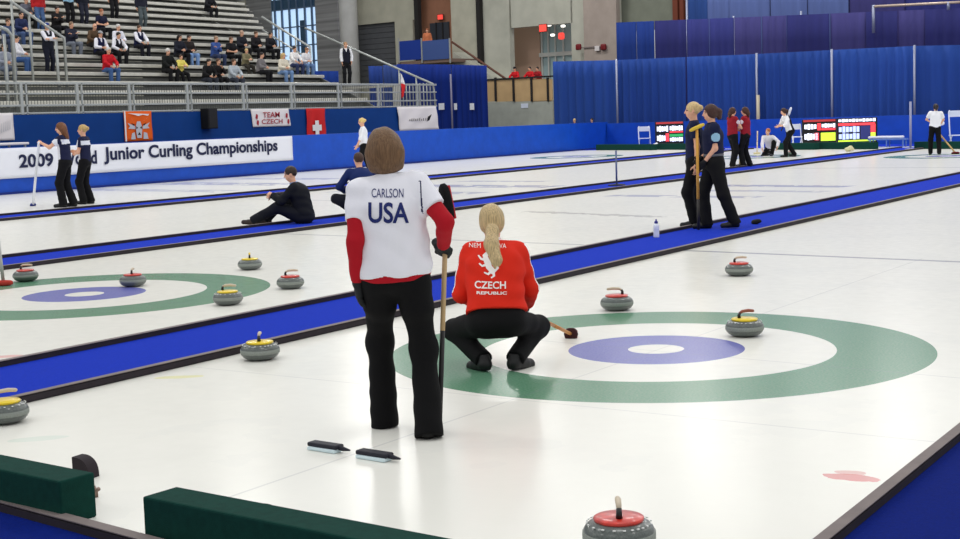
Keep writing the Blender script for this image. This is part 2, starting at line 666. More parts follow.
    # ---- shoes
    if 'shoes' in fit:
        for s_ in (-1, 1):
            ft, fd, fu = toe[s_]
            side = np.cross(fd, fu)
            v = Vol(max(vox * 0.75, 0.0055))
            v.rc(ft + fu * 0.038 * S - fd * 0.030 * S, ft + fu * 0.034 * S + fd * 0.165 * S, 0.044 * S, 0.038 * S, k=0.02)
            v.rc(ft + fu * 0.05 * S - fd * 0.022 * S, ft + fu * 0.105 * S - fd * 0.015 * S, 0.043 * S, 0.040 * S, k=0.02, capb=True)
            v.rc(ft + fu * 0.05 * S + fd * 0.03 * S, ft + fu * 0.045 * S + fd * 0.09 * S, 0.042 * S, 0.038 * S, k=0.02)
            v.half(ft + fu * 0.002, -fu)
            sm = fit['shoes']
            so = mat('sole' + str(fit.get('sole', sm)), fit.get('sole', sm), 0.8)
            vol_obj('shoe', v, [mat('shoe' + str(sm), sm, 0.5, 0.4), so], root,
                    (lambda C, ft=ft, fu=fu: (((C - ft) @ fu) < 0.016).astype(int)))

    # ---- clothes of the upper body
    def torso(v, e, hem=-0.06, k=0.05):
        v.ell(pel + t * 0.02, (0.15 * S * bw + e, 0.10 * S * bw + e, 0.12 * S + e), PM, k=k)
        v.ell(waist, (0.128 * S * bw + e, 0.092 * S * bw + e, 0.15 * S), TM, k=k)
        v.ell(chest, (0.146 * S * bw + e, 0.10 * S * bw + e, 0.17 * S), TM, k=k)
        v.rc(pel + t * 0.0, pel + t * 0.34 * S, 0.082 * S * bw + e, 0.084 * S * bw + e, k=0.05, flat=(sr, 0.70))
        v.rc(sh[-1] * 0.88 + sh[1] * 0.12, sh[1] * 0.88 + sh[-1] * 0.12, 0.05 * S + e * 0.6, 0.05 * S + e * 0.6, k=0.05)
        v.rc(sh[-1] * 0.6 + sh[1] * 0.4 + t * 0.012, neck - t * 0.015, 0.045 * S, 0.052 * S, k=0.04)
        v.rc(sh[1] * 0.6 + sh[-1] * 0.4 + t * 0.012, neck - t * 0.015, 0.045 * S, 0.052 * S, k=0.04)
        if hem < -0.10:
            v.rc(pel, pel + t * (hem + 0.02), 0.10 * S * bw + e + 0.01, 0.105 * S * bw + e + 0.015, k=0.05, flat=(hr, 0.66))
        v.half(pel + t * hem * S, -t, pel - 0.35, pel + 0.35)

    def sleeve(v, s_, e, part, open_=True):
        if part <= 0: return
        if part <= 1:
            end = sh[s_] + (elb[s_] - sh[s_]) * part
            v.rc(sh[s_], end, 0.052 * S + e, 0.052 * S + e - 0.004, k=0.03, capb=True)
        else:
            v.rc(sh[s_], elb[s_], 0.050 * S + e, 0.042 * S + e, k=0.035)
            end = elb[s_] + (wri[s_] - elb[s_]) * (part - 1)
            v.rc(elb[s_], end, 0.042 * S + e, 0.034 * S + e, k=0.02, capb=True)

    made = {}
    for layer in fit.get('tops', ()):
        nm, colr, L = layer
        v = Vol(L.get('vox', vox))
        le = L.get('e', 0.014)
        if L.get('torso', True):
            torso(v, le, L.get('hem', -0.06))
        if L.get('band'):
            v.half(pel + t * L['band'] * S, t)
        for s_ in (-1, 1):
            if L.get('sleeve_from'):
                if L.get('only') and L['only'] != s_: continue
                st = sh[s_] + (elb[s_] - sh[s_]) * L['sleeve_from']
                v.rc(st, elb[s_], 0.047 * S + le, 0.040 * S + le, k=0.02)
                v.rc(elb[s_], elb[s_] + (wri[s_] - elb[s_]) * 0.96, 0.040 * S + le, 0.031 * S + le, k=0.02, capb=True)
            else:
                sleeve(v, s_, le * L.get('se', 0.8), L.get('sleeve', 0.6))
        if L.get('collar'):
            v.rc(neck - t * 0.03, neck + t * L['collar'], 0.066 * S, 0.060 * S, k=0.015, capb=True)
        if L.get('vneck'):
            v.rc(neck + sf * 0.03 + t * 0.02, chest + sf * 0.16 * S + t * 0.02, 0.045 * S, 0.012, sub=True)
        v.disp = wrinkle(L.get('wr', 0.0032), 1.0, sd_ + len(nm))
        cols = colr if isinstance(colr, list) else [colr]
        pf = None
        if L.get('paint'):
            fr = dict(pel=pel, t=t, sr=sr, sf=sf, sh=sh, elb=elb, wri=wri, neck=neck, chest=chest, S=S)
            pf = (lambda C, fn=L['paint'], fr=fr: fn(C, fr))
        made[nm] = vol_obj(nm, v, [mat(nm + str(c), c, 0.85, 0.2, bump=0.12, bscale=120) for c in cols], root, pf)
    if 'gloves' in fit:
        for s_ in (-1, 1):
            v = Vol(0.0055 if vox < 0.012 else 0.008)
            v.rc(elb[s_] + (wri[s_] - elb[s_]) * 0.9, wri[s_], 0.034 * S, 0.033 * S, k=0.01)
            hand(v, s_, 0.005, k=0.012)
            vol_obj('glove', v, mat('glove' + str(fit['gloves']), fit['gloves'], 0.8, 0.3), root)
    info = dict(root=root, hc=hc, HM=HM, sh=sh, elb=elb, wri=wri, knee=knee, ank=ank, pel=pel, t=t, sr=sr, sf=sf, neck=neck, chest=chest, made=made, body=body, S=S, toe=toe)
    return info


def decal(name, me, target, m, from_dir, off=0.004):
    """lays writing (a mesh in the target's coordinates) onto the cloth it is printed on"""
    bm = B()
    bm.from_mesh(me)
    bmesh.ops.triangulate(bm, faces=bm.faces)
    for _ in range(4):
        es = [e for e in bm.edges if e.calc_length() > 0.012]
        if not es: break
        bmesh.ops.subdivide_edges(bm, edges=es, cuts=1)
        bmesh.ops.triangulate(bm, faces=bm.faces)
    tb = B()
    tb.from_mesh(target.data)
    tree = BVHTree.FromBMesh(tb)
    d = Vector(from_dir).normalized()
    lost = []
    for v in bm.verts:
        hit = tree.ray_cast(v.co - d * 2.0, d)
        if hit[0] is None:
            lost.append(v)
        else:
            v.co = hit[0] - d * off
    bmesh.ops.delete(bm, geom=lost, context='VERTS')
    tb.free()
    return obj(name, bm, m, target)


def text_local(txt, O, ux, uz, w, h, bold=0.0, shear=0.0, arc=0.0):
    me = text_mesh(txt, bold, shear)
    n = len(me.vertices)
    co = np.empty(n * 3)
    me.vertices.foreach_get('co', co)
    co = co.reshape(-1, 3)
    lo, hi = co.min(0), co.max(0)
    s = (co - lo) / np.maximum(hi - lo, 1e-6)
    O, ux, uz = (np.asarray(v, float) for v in (O, ux, uz))
    yy = s[:, 1] * h + arc * (1 - (2 * s[:, 0] - 1) ** 2)
    me.vertices.foreach_set('co', (O + np.outer(s[:, 0] * w, ux) + np.outer(yy, uz)).ravel())
    return me
# ------------------------------------------------------------------ world, lamps, colour management
w = bpy.data.worlds.new('world')
SC.world = w
w.use_nodes = True
w.node_tree.nodes['Background'].inputs['Color'].default_value = (0.95, 0.97, 1.0, 1)
w.node_tree.nodes['Background'].inputs['Strength'].default_value = 0.52
SC.view_settings.view_transform = 'Standard'
SC.view_settings.look = 'None'
SC.view_settings.gamma = 1.0
SC.view_settings.exposure = 0.16
SC.cycles.use_denoising = True
SC.cycles.max_bounces = 6
SC.cycles.sample_clamp_indirect = 6.0


def lamp(x, y, z, e, sx=2.4, sy=0.7):
    la = bpy.data.lights.new('arena_or_fill_light', 'AREA')
    la.shape = 'RECTANGLE'
    la.size, la.size_y = sx, sy
    la.energy = e
    la.color = (1.0, 0.985, 0.95)
    o = bpy.data.objects.new('arena_or_fill_light', la)
    COL.objects.link(o)
    o.location = (x, y, z)


for lx in (-27, -19, -11, -3, 5):
    for ly in (-4, 6, 16, 26, 36, 46, 55):
        lamp(lx, ly, 11.0, 125 if ly < 10 else 175)
for lx in (-48, -38, -28, -18):
    lamp(lx, 63, 13.5, 420)  # unseen fill lights, added to brighten the end wall
for ly in (24, 34, 44, 54):
    lamp(-40, ly, 15.5, 420)  # more added fill, no visible source, lifts the grandstand

# ------------------------------------------------------------------ ice
SHEET_C = [(-4.14, 8.72), (-10.84, 9.72), (-18.4, 10.8), (-26.8, 12.2), (-3.9, 43.0), (-11.2, 44.3), (-18.3, 46.0), (-26.5, 49.0)]


def ice_material():
    m = bpy.data.materials.new('ice')
    m.use_nodes = True
    nt = m.node_tree
    L = nt.links
    b = nt.nodes['Principled BSDF']
    geo = nt.nodes.new('ShaderNodeTexCoord')
    P = geo.outputs['Object']
    sep = nt.nodes.new('ShaderNodeSeparateXYZ')
    L.new(P, sep.inputs[0])

    def mth(op, a, c=None):
        n = nt.nodes.new('ShaderNodeMath')
        n.operation = op
        for i, v in enumerate((a, c)):
            if v is None: continue
            if isinstance(v, (int, float)): n.inputs[i].default_value = v
            else: L.new(v, n.inputs[i])
        return n.outputs[0]

    def noise(scale, detail=3):
        n = nt.nodes.new('ShaderNodeTexNoise')
        n.inputs['Scale'].default_value = scale
        n.inputs['Detail'].default_value = detail
        L.new(P, n.inputs['Vector'])
        return n.outputs['Fac']
    nz = noise(9.0)
    nf = noise(70.0)

    def mix(fac, cur, rgb):
        n = nt.nodes.new('ShaderNodeMix')
        n.data_type = 'RGBA'
        if isinstance(fac, (int, float)): n.inputs[0].default_value = fac
        else: L.new(fac, n.inputs[0])
        L.new(cur, n.inputs[6])
        n.inputs[7].default_value = (*rgb, 1)
        return n.outputs[2]
    c0 = nt.nodes.new('ShaderNodeRGB')
    c0.outputs[0].default_value = (*lin((240, 239, 231)), 1)
    cur = c0.outputs[0]
    cur = mix(mth('MULTIPLY', mth('GREATER_THAN', noise(0.9, 5), 0.56), 0.05), cur, lin((190, 196, 200)))

    def dist(c):
        n = nt.nodes.new('ShaderNodeVectorMath')
        n.operation = 'DISTANCE'
        L.new(P, n.inputs[0])
        n.inputs[1].default_value = (c[0], c[1], 0)
        return n.outputs['Value']
    ds = [dist(c) for c in SHEET_C]
    d = ds[0]
    for q in ds[1:]:
        d = mth('MINIMUM', d, q)

    def band(v, a, c):
        return mth('MULTIPLY', mth('GREATER_THAN', v, a), mth('LESS_THAN', v, c))
    wash = mth('ADD', 0.80, mth('MULTIPLY', nf, 0.25))
    cur = mix(mth('MULTIPLY', band(d, 1.198, 1.829), wash), cur, lin((70, 132, 98)))
    cur = mix(mth('MULTIPLY', band(d, 0.19, 0.597), wash), cur, lin((92, 97, 182)))

    def line(a, c, width, rgb, alpha):
        """thin painted line between a and c"""
        a, c = np.array(a, float), np.array(c, float)
        u = (c - a) / np.linalg.norm(c - a)
        x = mth('SUBTRACT', sep.outputs[0], float(a[0]))
        y = mth('SUBTRACT', sep.outputs[1], float(a[1]))
        al = mth('ADD', mth('MULTIPLY', x, float(u[0])), mth('MULTIPLY', y, float(u[1])))
        ac = mth('ABSOLUTE', mth('ADD', mth('MULTIPLY', x, float(-u[1])), mth('MULTIPLY', y, float(u[0]))))
        f = mth('MULTIPLY', band(al, 0, float(np.linalg.norm(c - a))), mth('LESS_THAN', ac, width / 2))
        return mth('MULTIPLY', f, alpha), rgb
    gl = lin((120, 124, 140))
    items = [line((-6.7, 8.95), (-1.75, 8.38), 0.018, gl, 0.22), line((-4.2, 4.3), (-4.0, 14.9), 0.016, gl, 0.20),
             line((-6.8, 6.95), (-1.75, 6.75), 0.016, gl, 0.18), line((-6.8, 15.15), (-1.7, 14.4), 0.11, gl, 0.6),
             line((-13.8, 16.2), (-8.35, 15.55), 0.08, gl, 0.5), line((-6.8, 36.2), (-1.7, 36.0), 0.15, gl, 0.5),
             line((-13.8, 36.8), (-8.4, 36.3), 0.16, gl, 0.5), line((-13.6, 9.9), (-8.35, 9.4), 0.016, gl, 0.15),
             line((-21.3, 23.9), (-15.6, 22.9), 0.12, gl, 0.3)]
    for f, c in items:
        cur = mix(f, cur, c)

    def ellipse(c, rx, ry, ang, rgb, alpha, ns=6.0, na=0.5):
        ca, sa = math.cos(ang), math.sin(ang)
        x = mth('SUBTRACT', sep.outputs[0], c[0])
        y = mth('SUBTRACT', sep.outputs[1], c[1])
        u = mth('DIVIDE', mth('ADD', mth('MULTIPLY', x, ca), mth('MULTIPLY', y, sa)), rx)
        v = mth('DIVIDE', mth('ADD', mth('MULTIPLY', x, -sa), mth('MULTIPLY', y, ca)), ry)
        r = mth('SQRT', mth('ADD', mth('MULTIPLY', u, u), mth('MULTIPLY', v, v)))
        r = mth('ADD', r, mth('MULTIPLY', mth('SUBTRACT', noise(ns), 0.5), na))
        return mth('MULTIPLY', mth('LESS_THAN', r, 1.0), alpha), rgb
    purple = lin((120, 128, 178))
    e2 = 0.08
    items = [ellipse((-1.90, 5.945), 0.135, 0.055, 0.05, lin((214, 112, 112)), 0.75, 14, 0.9),
             ellipse((-1.93, 6.02), 0.07, 0.035, 0.2, lin((214, 112, 112)), 0.5, 14, 0.9),
             ellipse((-6.55, 6.62), 0.16, 0.05, 0.6, lin((236, 232, 150)), 0.6, 9, 0.6),
             ellipse((-8.40, 6.74), 0.14, 0.06, 0.8, lin((236, 150, 150)), 0.6),
             ellipse((-5.95, 4.95), 0.16, 0.06, 0.8, lin((176, 212, 196)), 0.25),
             # debris near the middle of the second sheet
             ellipse((-11.6, 20.65), 0.7, 0.16, -0.3, lin((120, 118, 120)), 0.4, 5, 2.6),
             ellipse((-10.1, 20.2), 0.8, 0.15, -0.3, lin((120, 118, 120)), 0.4, 5, 2.6),
             ]
    for a, q, wd, al in (((-12.9, 25.2), (-9.6, 24.7), 0.55, 0.5), ((-12.2, 26.9), (-8.9, 26.4), 0.5, 0.4), ((-12.0, 28.6), (-9.0, 28.1), 0.7, 0.6),
                         ((-20.9, 26.6), (-16.4, 25.9), 0.8, 0.45), ((-20.6, 29.0), (-15.9, 28.3), 1.0, 0.6), ((-20.2, 31.0), (-17.4, 30.6), 0.5, 0.45),
                         ((-30.4, 27.6), (-24.4, 26.7), 0.9, 0.4), ((-30.2, 30.6), (-25.0, 29.8), 1.2, 0.55), ((-29.8, 33.2), (-25.6, 32.6), 0.8, 0.45)):
        f, col = line(a, q, wd, purple, al)
        cur = mix(mth('MULTIPLY', f, mth('GREATER_THAN', noise(1.7, 4), 0.44)), cur, col)
    for f, c in items:
        cur = mix(f, cur, c)
    L.new(cur, b.inputs['Base Color'])
    b.inputs['IOR'].default_value = 1.31
    b.inputs['Specular IOR Level'].default_value = 0.26
    rr = mth('ADD', 0.17, mth('MULTIPLY', nz, 0.10))
    L.new(rr, b.inputs['Roughness'])
    # fine pebble
    vo = nt.nodes.new('ShaderNodeTexNoise')
    vo.inputs['Scale'].default_value = 55
    vo.inputs['Detail'].default_value = 2
    L.new(P, vo.inputs['Vector'])
    bp = nt.nodes.new('ShaderNodeBump')
    bp.inputs['Strength'].default_value = 0.05
    bp.inputs['Distance'].default_value = 0.004
    L.new(vo.outputs['Fac'], bp.inputs['Height'])
    L.new(bp.outputs['Normal'], b.inputs['Normal'])
    return m


bm = B()
hexa(bm, [(-31.4, -4, -0.2), (3, -4, -0.2), (3, 62, -0.2), (-31.4, 62, -0.2), (-31.4, -4, 0), (3, -4, 0), (3, 62, 0), (-31.4, 62, 0)])
struct(obj('floor', bm, ice_material()))
bm = B()
for x0, x1, y0, y1 in ((-70, -31.4, -4, 90), (-31.4, 3, 62, 90), (3, 12, -4, 90)):
    hexa(bm, [(x0, y0, -0.2), (x1, y0, -0.2), (x1, y1, -0.2), (x0, y1, -0.2), (x0, y0, -0.02), (x1, y0, -0.02), (x1, y1, -0.02), (x0, y1, -0.02)])
struct(obj('floor_concrete', bm, mat('concrete_floor', (120, 118, 114), 0.8, noise=0.1)))

# ------------------------------------------------------------------ carpeted dividers between the sheets
carpet = mat('blue_carpet', (20, 52, 182), 0.95, 0.1, noise=0.10, nscale=60, bump=0.4, bscale=400)
carpet_dk = mat('blue_carpet_walkway', (0, 28, 116), 0.95, 0.1, noise=0.12, nscale=60, bump=0.4, bscale=400)
railm = mat('rail_foam', (46, 40, 46), 0.75, 0.25, noise=0.12, nscale=8)
capm = mat('rail_cap', (124, 114, 112), 0.7, 0.25, noise=0.10, nscale=8)


def slab(bm, a, b, c, d, z0, z1):
    hexa(bm, [(*p, z0) for p in (a, b, c, d)] + [(*p, z1) for p in (a, b, c, d)])


def divider(xl, xr, y0, y1, label, m=carpet):
    t = thing('sheet_divider', label, 'divider', ((xl + xr) / 2, (y0 + y1) / 2, 0), 0, 'carpeted dividers between the sheets')
    cx, cy = t.location.x, t.location.y
    R = 0.055
    bm = B(); slab(bm, (xl + R - cx, y0 - cy), (xr - R - cx, y0 - cy), (xr - R - cx, y1 - cy), (xl + R - cx, y1 - cy), 0.0, 0.012)
    obj('carpet', bm, m, t)
    for x in (xl, xr - R):
        bm = B(); slab(bm, (x - cx, y0 - cy), (x + R - cx, y0 - cy), (x + R - cx, y1 - cy), (x - cx, y1 - cy), 0.0, 0.05)
        bmesh.ops.bevel(bm, geom=[e for e in bm.edges if abs(e.verts[0].co.y - e.verts[1].co.y) > 1], offset=0.008, segments=2, affect='EDGES')
        r_ = obj('rail', bm, railm, t)
        bm = B(); slab(bm, (x - cx + 0.001, y0 - cy), (x + R - cx - 0.001, y0 - cy), (x + R - cx - 0.001, y1 - cy), (x - cx + 0.001, y1 - cy), 0.05, 0.054)
        tag(obj('rail_cap', bm, capm, r_), 'paler grey top strip', None)
    return t


divider(-8.03, -6.80, 4.42, 52.3, 'blue carpeted divider running behind the two women in front')
divider(-15.08, -13.78, 5.4, 53.2, 'blue carpeted divider the man in the dark suit sits on')
divider(-22.95, -21.62, 6.4, 55.2, 'blue carpeted divider farthest back, below the long white banner')
divider(-1.695, -0.30, 4.05, 52.0, 'dark blue carpet with grey rail in the lower right corner', carpet_dk)

# near end walkway
t = thing('end_walkway', 'dark blue carpet strip with grey rail in the lower left corner', 'carpet', (-4.5, 3.0, 0))
bm = B(); slab(bm, (-7.5, -2.4), (3.2, -2.4), (3.2, 0.38), (-7.5, 1.81), 0, 0.012)
obj('carpet', bm, carpet_dk, t)
bm = B()
e = np.array([-0.9912, 0.1325]); nn = np.array([0.1325, 0.9912])
P = np.array([-4.09, 3.83])


def en(s, o):
    q = P + e * s + nn * o
    return (q[0] + 4.5, q[1] - 3.0)


slab(bm, en(-2.35, -0.075), en(-2.35, -0.015), en(8, -0.015), en(8, -0.075), 0, 0.05)
bmesh.ops.bevel(bm, geom=[q for q in bm.edges if q.calc_length() > 1], offset=0.008, segments=2, affect='EDGES')
r_ = obj('rail', bm, railm, t)
bm = B()
slab(bm, en(-2.35, -0.074), en(-2.35, -0.016), en(8, -0.016), en(8, -0.074), 0.05, 0.054)
tag(obj('rail_cap', bm, capm, r_), 'paler grey top strip', None)
# far end carpet
bm = B(); slab(bm, (-31, 57.6), (-31, 62), (3, 62), (3, 52.0), 0, 0.008)
struct(obj('floor_carpet_far', bm, carpet))

# ------------------------------------------------------------------ curling stones
granite = mat('granite', (88, 95, 92), 0.32, 0.5, noise=0.35, nscale=140, coat=0.3)
granite_band = mat('granite_rough', (138, 144, 138), 0.75, 0.3, noise=0.15, nscale=160)
STONES = [((-2.36, 4.62), 'red', 2.08, 'red handled curling stone cut off by the bottom edge of the picture'),
          ((-6.60, 5.27), 'yellow', 1.2, 'yellow handled curling stone at the left edge beside the blue divider'),
          ((-6.63, 7.51), 'yellow', 2.2, 'yellow handled curling stone against the divider, left of the woman in white'),
          ((-5.36, 10.55), 'red', 3.5, 'red handled curling stone on the far rim of the nearer target, behind its blue ring'),
          ((-3.87, 9.65), 'yellow', 1.0, 'yellow handled curling stone on the right back part of the nearer target'),
          ((-5.32, 13.14), 'red', 0.8, 'red handled curling stone alone on clear ice at the right, behind the nearer target'),
          ((-8.93, 9.71), 'yellow', 0.45, 'yellow handled curling stone on the right rim of the left target'),
          ((-9.17, 10.89), 'red', 0.95, 'red handled curling stone just right of the left target, near the divider'),
          ((-10.84, 12.18), 'yellow', 2.3, 'yellow handled curling stone farthest back, behind the left target'),
          ((-10.99, 10.52), 'red', 2.2, 'red handled curling stone touching the blue ring of the left target'),
          ((-12.63, 10.50), 'red', 0.6, 'red handled curling stone at the far left beside the red broom head')]


def stone(loc, colr, rz, label):
    t = thing('curling_stone', label, 'curling stone', (loc[0], loc[1], 0), rz, 'curling stones on the ice')
    R, H = 0.1345, 0.122
    prof = []
    for i in range(25):
        a = -PI / 2 + PI * i / 24
        ca, sa = math.cos(a), math.sin(a)
        prof.append((R * math.copysign(abs(ca) ** 0.62, ca) if ca > 1e-6 else 0.0, H / 2 + H / 2 * math.copysign(abs(sa) ** 0.85, sa)))
    prof = [(0.0, 0.004), (0.055, 0.004), (0.062, 0.0)] + [q for q in prof if q[0] > 0.066 and q[1] > 0.0] + [(0.062, H - 0.002), (0.0, H - 0.002)]
    bm = B(); lathe(bm, prof, 40)
    obj('granite_body', bm, granite, t, True)
    bm = B()
    lathe(bm, [(R - 0.004, 0.046), (R + 0.0012, 0.048), (R + 0.0016, 0.061), (R + 0.0012, 0.074), (R - 0.004, 0.076)], 40)
    obj('striking_band', bm, granite_band, t, True)
    c = {'red': (206, 52, 40), 'yellow': (238, 206, 20)}[colr]
    hm = mat('handle_' + colr, c, 0.35, 0.5, coat=0.4, noise=0.25 if colr == 'red' else 0.0, nscale=30)
    bm = B()
    lathe(bm, [(0.0, H - 0.004), (0.092, H - 0.010), (0.094, H + 0.002), (0.088, H + 0.006), (0.05, H + 0.011), (0.0, H + 0.012)], 36)
    obj('handle_cap', bm, hm, t, True)
    # gooseneck and grip
    bm = B()
    tube(bm, [(-0.045, 0, H + 0.012), (-0.048, 0, H + 0.030), (-0.040, 0, H + 0.046)], [0.013, 0.011, 0.0105], 12)
    obj('gooseneck', bm, mat('black_plastic', (22, 22, 24), 0.4, 0.5), t, True)
    bm = B()
    tube(bm, [(-0.042, 0, H + 0.044), (-0.020, 0, H + 0.056), (0.03, 0, H + 0.058), (0.075, 0, H + 0.052), (0.082, 0, H + 0.050)], [0.009, 0.011, 0.012, 0.0105, 0.005], 12)
    obj('grip', bm, hm if colr == 'yellow' and loc[0] < -8.9 else mat('grip_pale', (206, 192, 170), 0.5) if loc[0] < -4 or loc[1] < 6 else mat('grip_brown', (150, 84, 66), 0.5), t, True)
    # lamp highlights painted as small pale spots round the shoulder of the stone
    if loc[1] < 10:
        bm = B()
        for k in range(22):
            a = 2 * PI * k / 22 + 0.13 * math.sin(k * 7)
            r, z = R * 0.885, H * 0.872
            box(bm, (r * math.cos(a), r * math.sin(a), z), (0.006, 0.010, 0.004), a)
        tag(obj('shoulder_glints', bm, mat('painted_glints', (226, 228, 226), 0.5), t), 'painted lamp highlights round the shoulder', None)
    return t


for (sx_, sy_), sc_, sr_, sl_ in STONES:
    D_ = math.hypot(sx_, sy_)
    k_ = 1 - (0.05 if D_ < 6 else 0.17 if D_ < 9 else 0.20) / D_
    stone((sx_ * k_, sy_ * k_), sc_, sr_, sl_)

# ------------------------------------------------------------------ foam bumpers, hack, brush heads, bottle
foam = mat('green_foam', (12, 58, 50), 0.9, 0.15, noise=0.12, nscale=30, bump=0.15, bscale=200)


def bumper(corner, length, dirv, label, h=0.19, wd=0.175, group=None):
    d = np.array(dirv) / np.linalg.norm(dirv)
    n = np.array([-d[1], d[0]]) if d[0] > 0 else np.array([d[1], -d[0]])
    ang = math.atan2(d[1], d[0])
    c = np.array(corner) + d * length / 2 + n * wd / 2
    bm = B(); box(bm, (0, 0, h / 2), (length, wd, h), 0, 0.008)
    o = obj('foam_bumper', bm, foam)
    o.location = (c[0], c[1], 0)
    o.rotation_euler = (0, 0, ang)
    return tag(o, label, 'bumper', group)


bumper((-4.51, 3.85), 2.2, (-0.996, 0.085), 'dark green foam bumper in the lower left corner with a hack behind its end', group='foam bumpers at the near end')
bumper((-4.02, 3.83), 1.9, (0.997, -0.075), 'dark green foam bumper cut by the bottom edge, right of the gap', group='foam bumpers at the near end')
# hack: rubber foothold with its bolt
t = thing('hack', 'dark rubber hack showing behind the end of the left green bumper', 'hack', (-5.045, 4.47, 0), 0.1)
t.scale = (0.75, 1.0, 0.6)
rub = mat('hack_rubber', (52, 46, 50), 0.8, 0.2)
bm = B()
bm.verts.ensure_lookup_table()
n = 10
vs = []
for k in range(n + 1):
    a = PI * 0.5 * k / n
    vs.append((0.02 + 0.11 * math.sin(a), 0.165 * math.cos(a) ** 0.7 if k < n else 0.0))
for sx in (-0.08, 0.08):
    pass
ring0 = [bm.verts.new((-0.09 + x, -0.02, z)) for x, z in [(0, 0)] + [(0, 0.165)] + vs[1:]]
ring1 = [bm.verts.new((-0.09 + x, 0.05, z)) for x, z in [(0, 0)] + [(0, 0.165)] + vs[1:]]
bm.faces.new(ring0); bm.faces.new(ring1[::-1])
for k in range(len(ring0)):
    k2 = (k + 1) % len(ring0)
    bm.faces.new((ring0[k], ring1[k], ring1[k2], ring0[k2]))
obj('foothold', bm, rub, t)
bm = B()
tube(bm, [(0.06, -0.055, 0.0), (0.062, -0.055, 0.035), (0.085, -0.055, 0.05)], 0.012, 8)
tube(bm, [(0.062, -0.055, 0.03), (0.045, -0.055, 0.06)], 0.010, 8)
o = tag(obj('wing_bolt', bm, mat('dull_metal', (150, 128, 116), 0.45, 0.5, 0.6), None, True), 'small dull metal wing bolt on the ice at the end of the left green bumper', 'bolt')
o.location = (-4.79, 4.29, 0)
o.scale = (0.8, 0.8, 0.8)
bm = B()
lathe(bm, [(0, 0.0), (0.09, 0.0), (0.095, 0.02), (0.07, 0.045), (0, 0.055)], 20)
o = obj('hack', bm, rub, None, True)
o.location = (-3.86, 4.30, 0)
tag(o, 'low grey hack peeping over the right green bumper', 'hack')


def brush(loc, ang, label):
    t = thing('brush_head', label, 'brush', (loc[0], loc[1], 0), ang, 'loose brush heads on the ice')
    bm = B(); box(bm, (0, 0, 0.010), (0.185, 0.060, 0.018), 0, 0.006)
    obj('pad', bm, mat('brush_pad', (214, 232, 238), 0.8), t)
    bm = B(); box(bm, (0, 0.008, 0.029), (0.195, 0.062, 0.022), 0, 0.008)
    tube(bm, [(0.085, 0.01, 0.027), (0.115, 0.010, 0.022), (0.160, 0.010, 0.020)], [0.014, 0.012, 0.004], 8)
    obj('cover', bm, mat('brush_cover', (24, 24, 38), 0.6, 0.4), t)
    return t


_a = -0.08
brush((-4.355, 5.37), _a, 'black and white brush head lying on the ice, left one of the pair')
brush((-4.025, 5.33), _a, 'black and white brush head lying by the feet of the woman in white jersey')

t = thing('water_bottle', 'white water bottle with a blue cap standing on the divider carpet', 'bottle', (-7.82, 16.55, 0.012), 0)
bm = B(); lathe(bm, [(0, 0), (0.036, 0), (0.038, 0.01), (0.038, 0.07), (0.034, 0.085), (0.038, 0.10), (0.038, 0.15), (0.02, 0.185), (0, 0.185)], 20)
obj('bottle_body', bm, mat('bottle_white', (232, 236, 244), 0.35, 0.5), t, True)
bm = B(); lathe(bm, [(0, 0.18), (0.024, 0.18), (0.024, 0.205), (0.010, 0.215), (0.010, 0.235), (0, 0.235)], 16)
obj('cap', bm, mat('bottle_cap', (40, 40, 130), 0.4, 0.5), t, True)

t = thing('marker_post', 'thin grey blue post standing on the divider behind the brown haired pair gap', 'post', (-14.43, 28.53, 0.012))
t['label'] = 'thin grey blue post on a round foot standing on the middle divider'
bm = B(); tube(bm, [(0, 0, 0.02), (0, 0, 0.78)], 0.022, 8)
obj('pole', bm, mat('post_blue', (92, 104, 140), 0.5), t, True)
bm = B(); lathe(bm, [(0, 0), (0.20, 0), (0.20, 0.02), (0.05, 0.04), (0, 0.04)], 20)
obj('base', bm, mat('post_base', (30, 34, 60), 0.6), t, True)
# ------------------------------------------------------------------ the people on the ice
LEFT = nv(np.array([-cR[0], -cR[1]]))
RIGHT = -LEFT
AWAY = nv(np.array([cF[0], cF[1]]))
TOWARD = -AWAY


def lp(base, face, x, y, v=0.0):
    """what is seen at photo position x, y, in the local axes of a figure, on its plane v metres in front of it"""
    f = nv(np.array([face[0], face[1]]))
    n = np.array([f[0], f[1], 0])
    P0 = np.array([base[0], base[1], 0]) + n * v
    q = at(x, y, P0, n) - np.array([base[0], base[1], 0])
    return np.array([q[0] * f[1] - q[1] * f[0], v, q[2]])


def sp(base, face, x, y, u=0.0):
    """the same on the figure's side plane, u metres to its right"""
    f = nv(np.array([face[0], face[1]]))
    r = np.array([f[1], -f[0], 0])
    P0 = np.array([base[0], base[1], 0]) + r * u
    q = at(x, y, P0, r) - np.array([base[0], base[1], 0])
    return np.array([u, q[0] * f[0] + q[1] * f[1], q[2]])


def wl(base, face, l):
    """local to world"""
    f = nv(np.array([face[0], face[1]]))
    r = np.array([f[1], -f[0]])
    return np.array([base[0] + r[0] * l[0] + f[0] * l[1], base[1] + r[1] * l[0] + f[1] * l[1], l[2]])


BLK = (15, 15, 18)
# ---- the woman in white, standing
uB, uF = (-4.205, 5.845), nv(np.array([-0.583, 0.813]))
U = lambda x, y, v=0.0: lp(uB, uF, x, y, v)


def paint_usa(C, f):
    q = C - f['neck']
    mi = np.zeros(len(C), int)
    for s_ in (-1, 1):
        c = C - f['sh'][s_]
        lat = c @ f['sr'] * s_
        # dark piping where the sleeve meets the body, behind the arm hole
        z = c @ f['t']
        line = np.abs(lat - 0.008) < 0.0036
        if s_ > 0: mi[line & (z < 0.02) & (z > -0.15) & ((c @ f['sf']) < 0.02)] = 1
    return mi


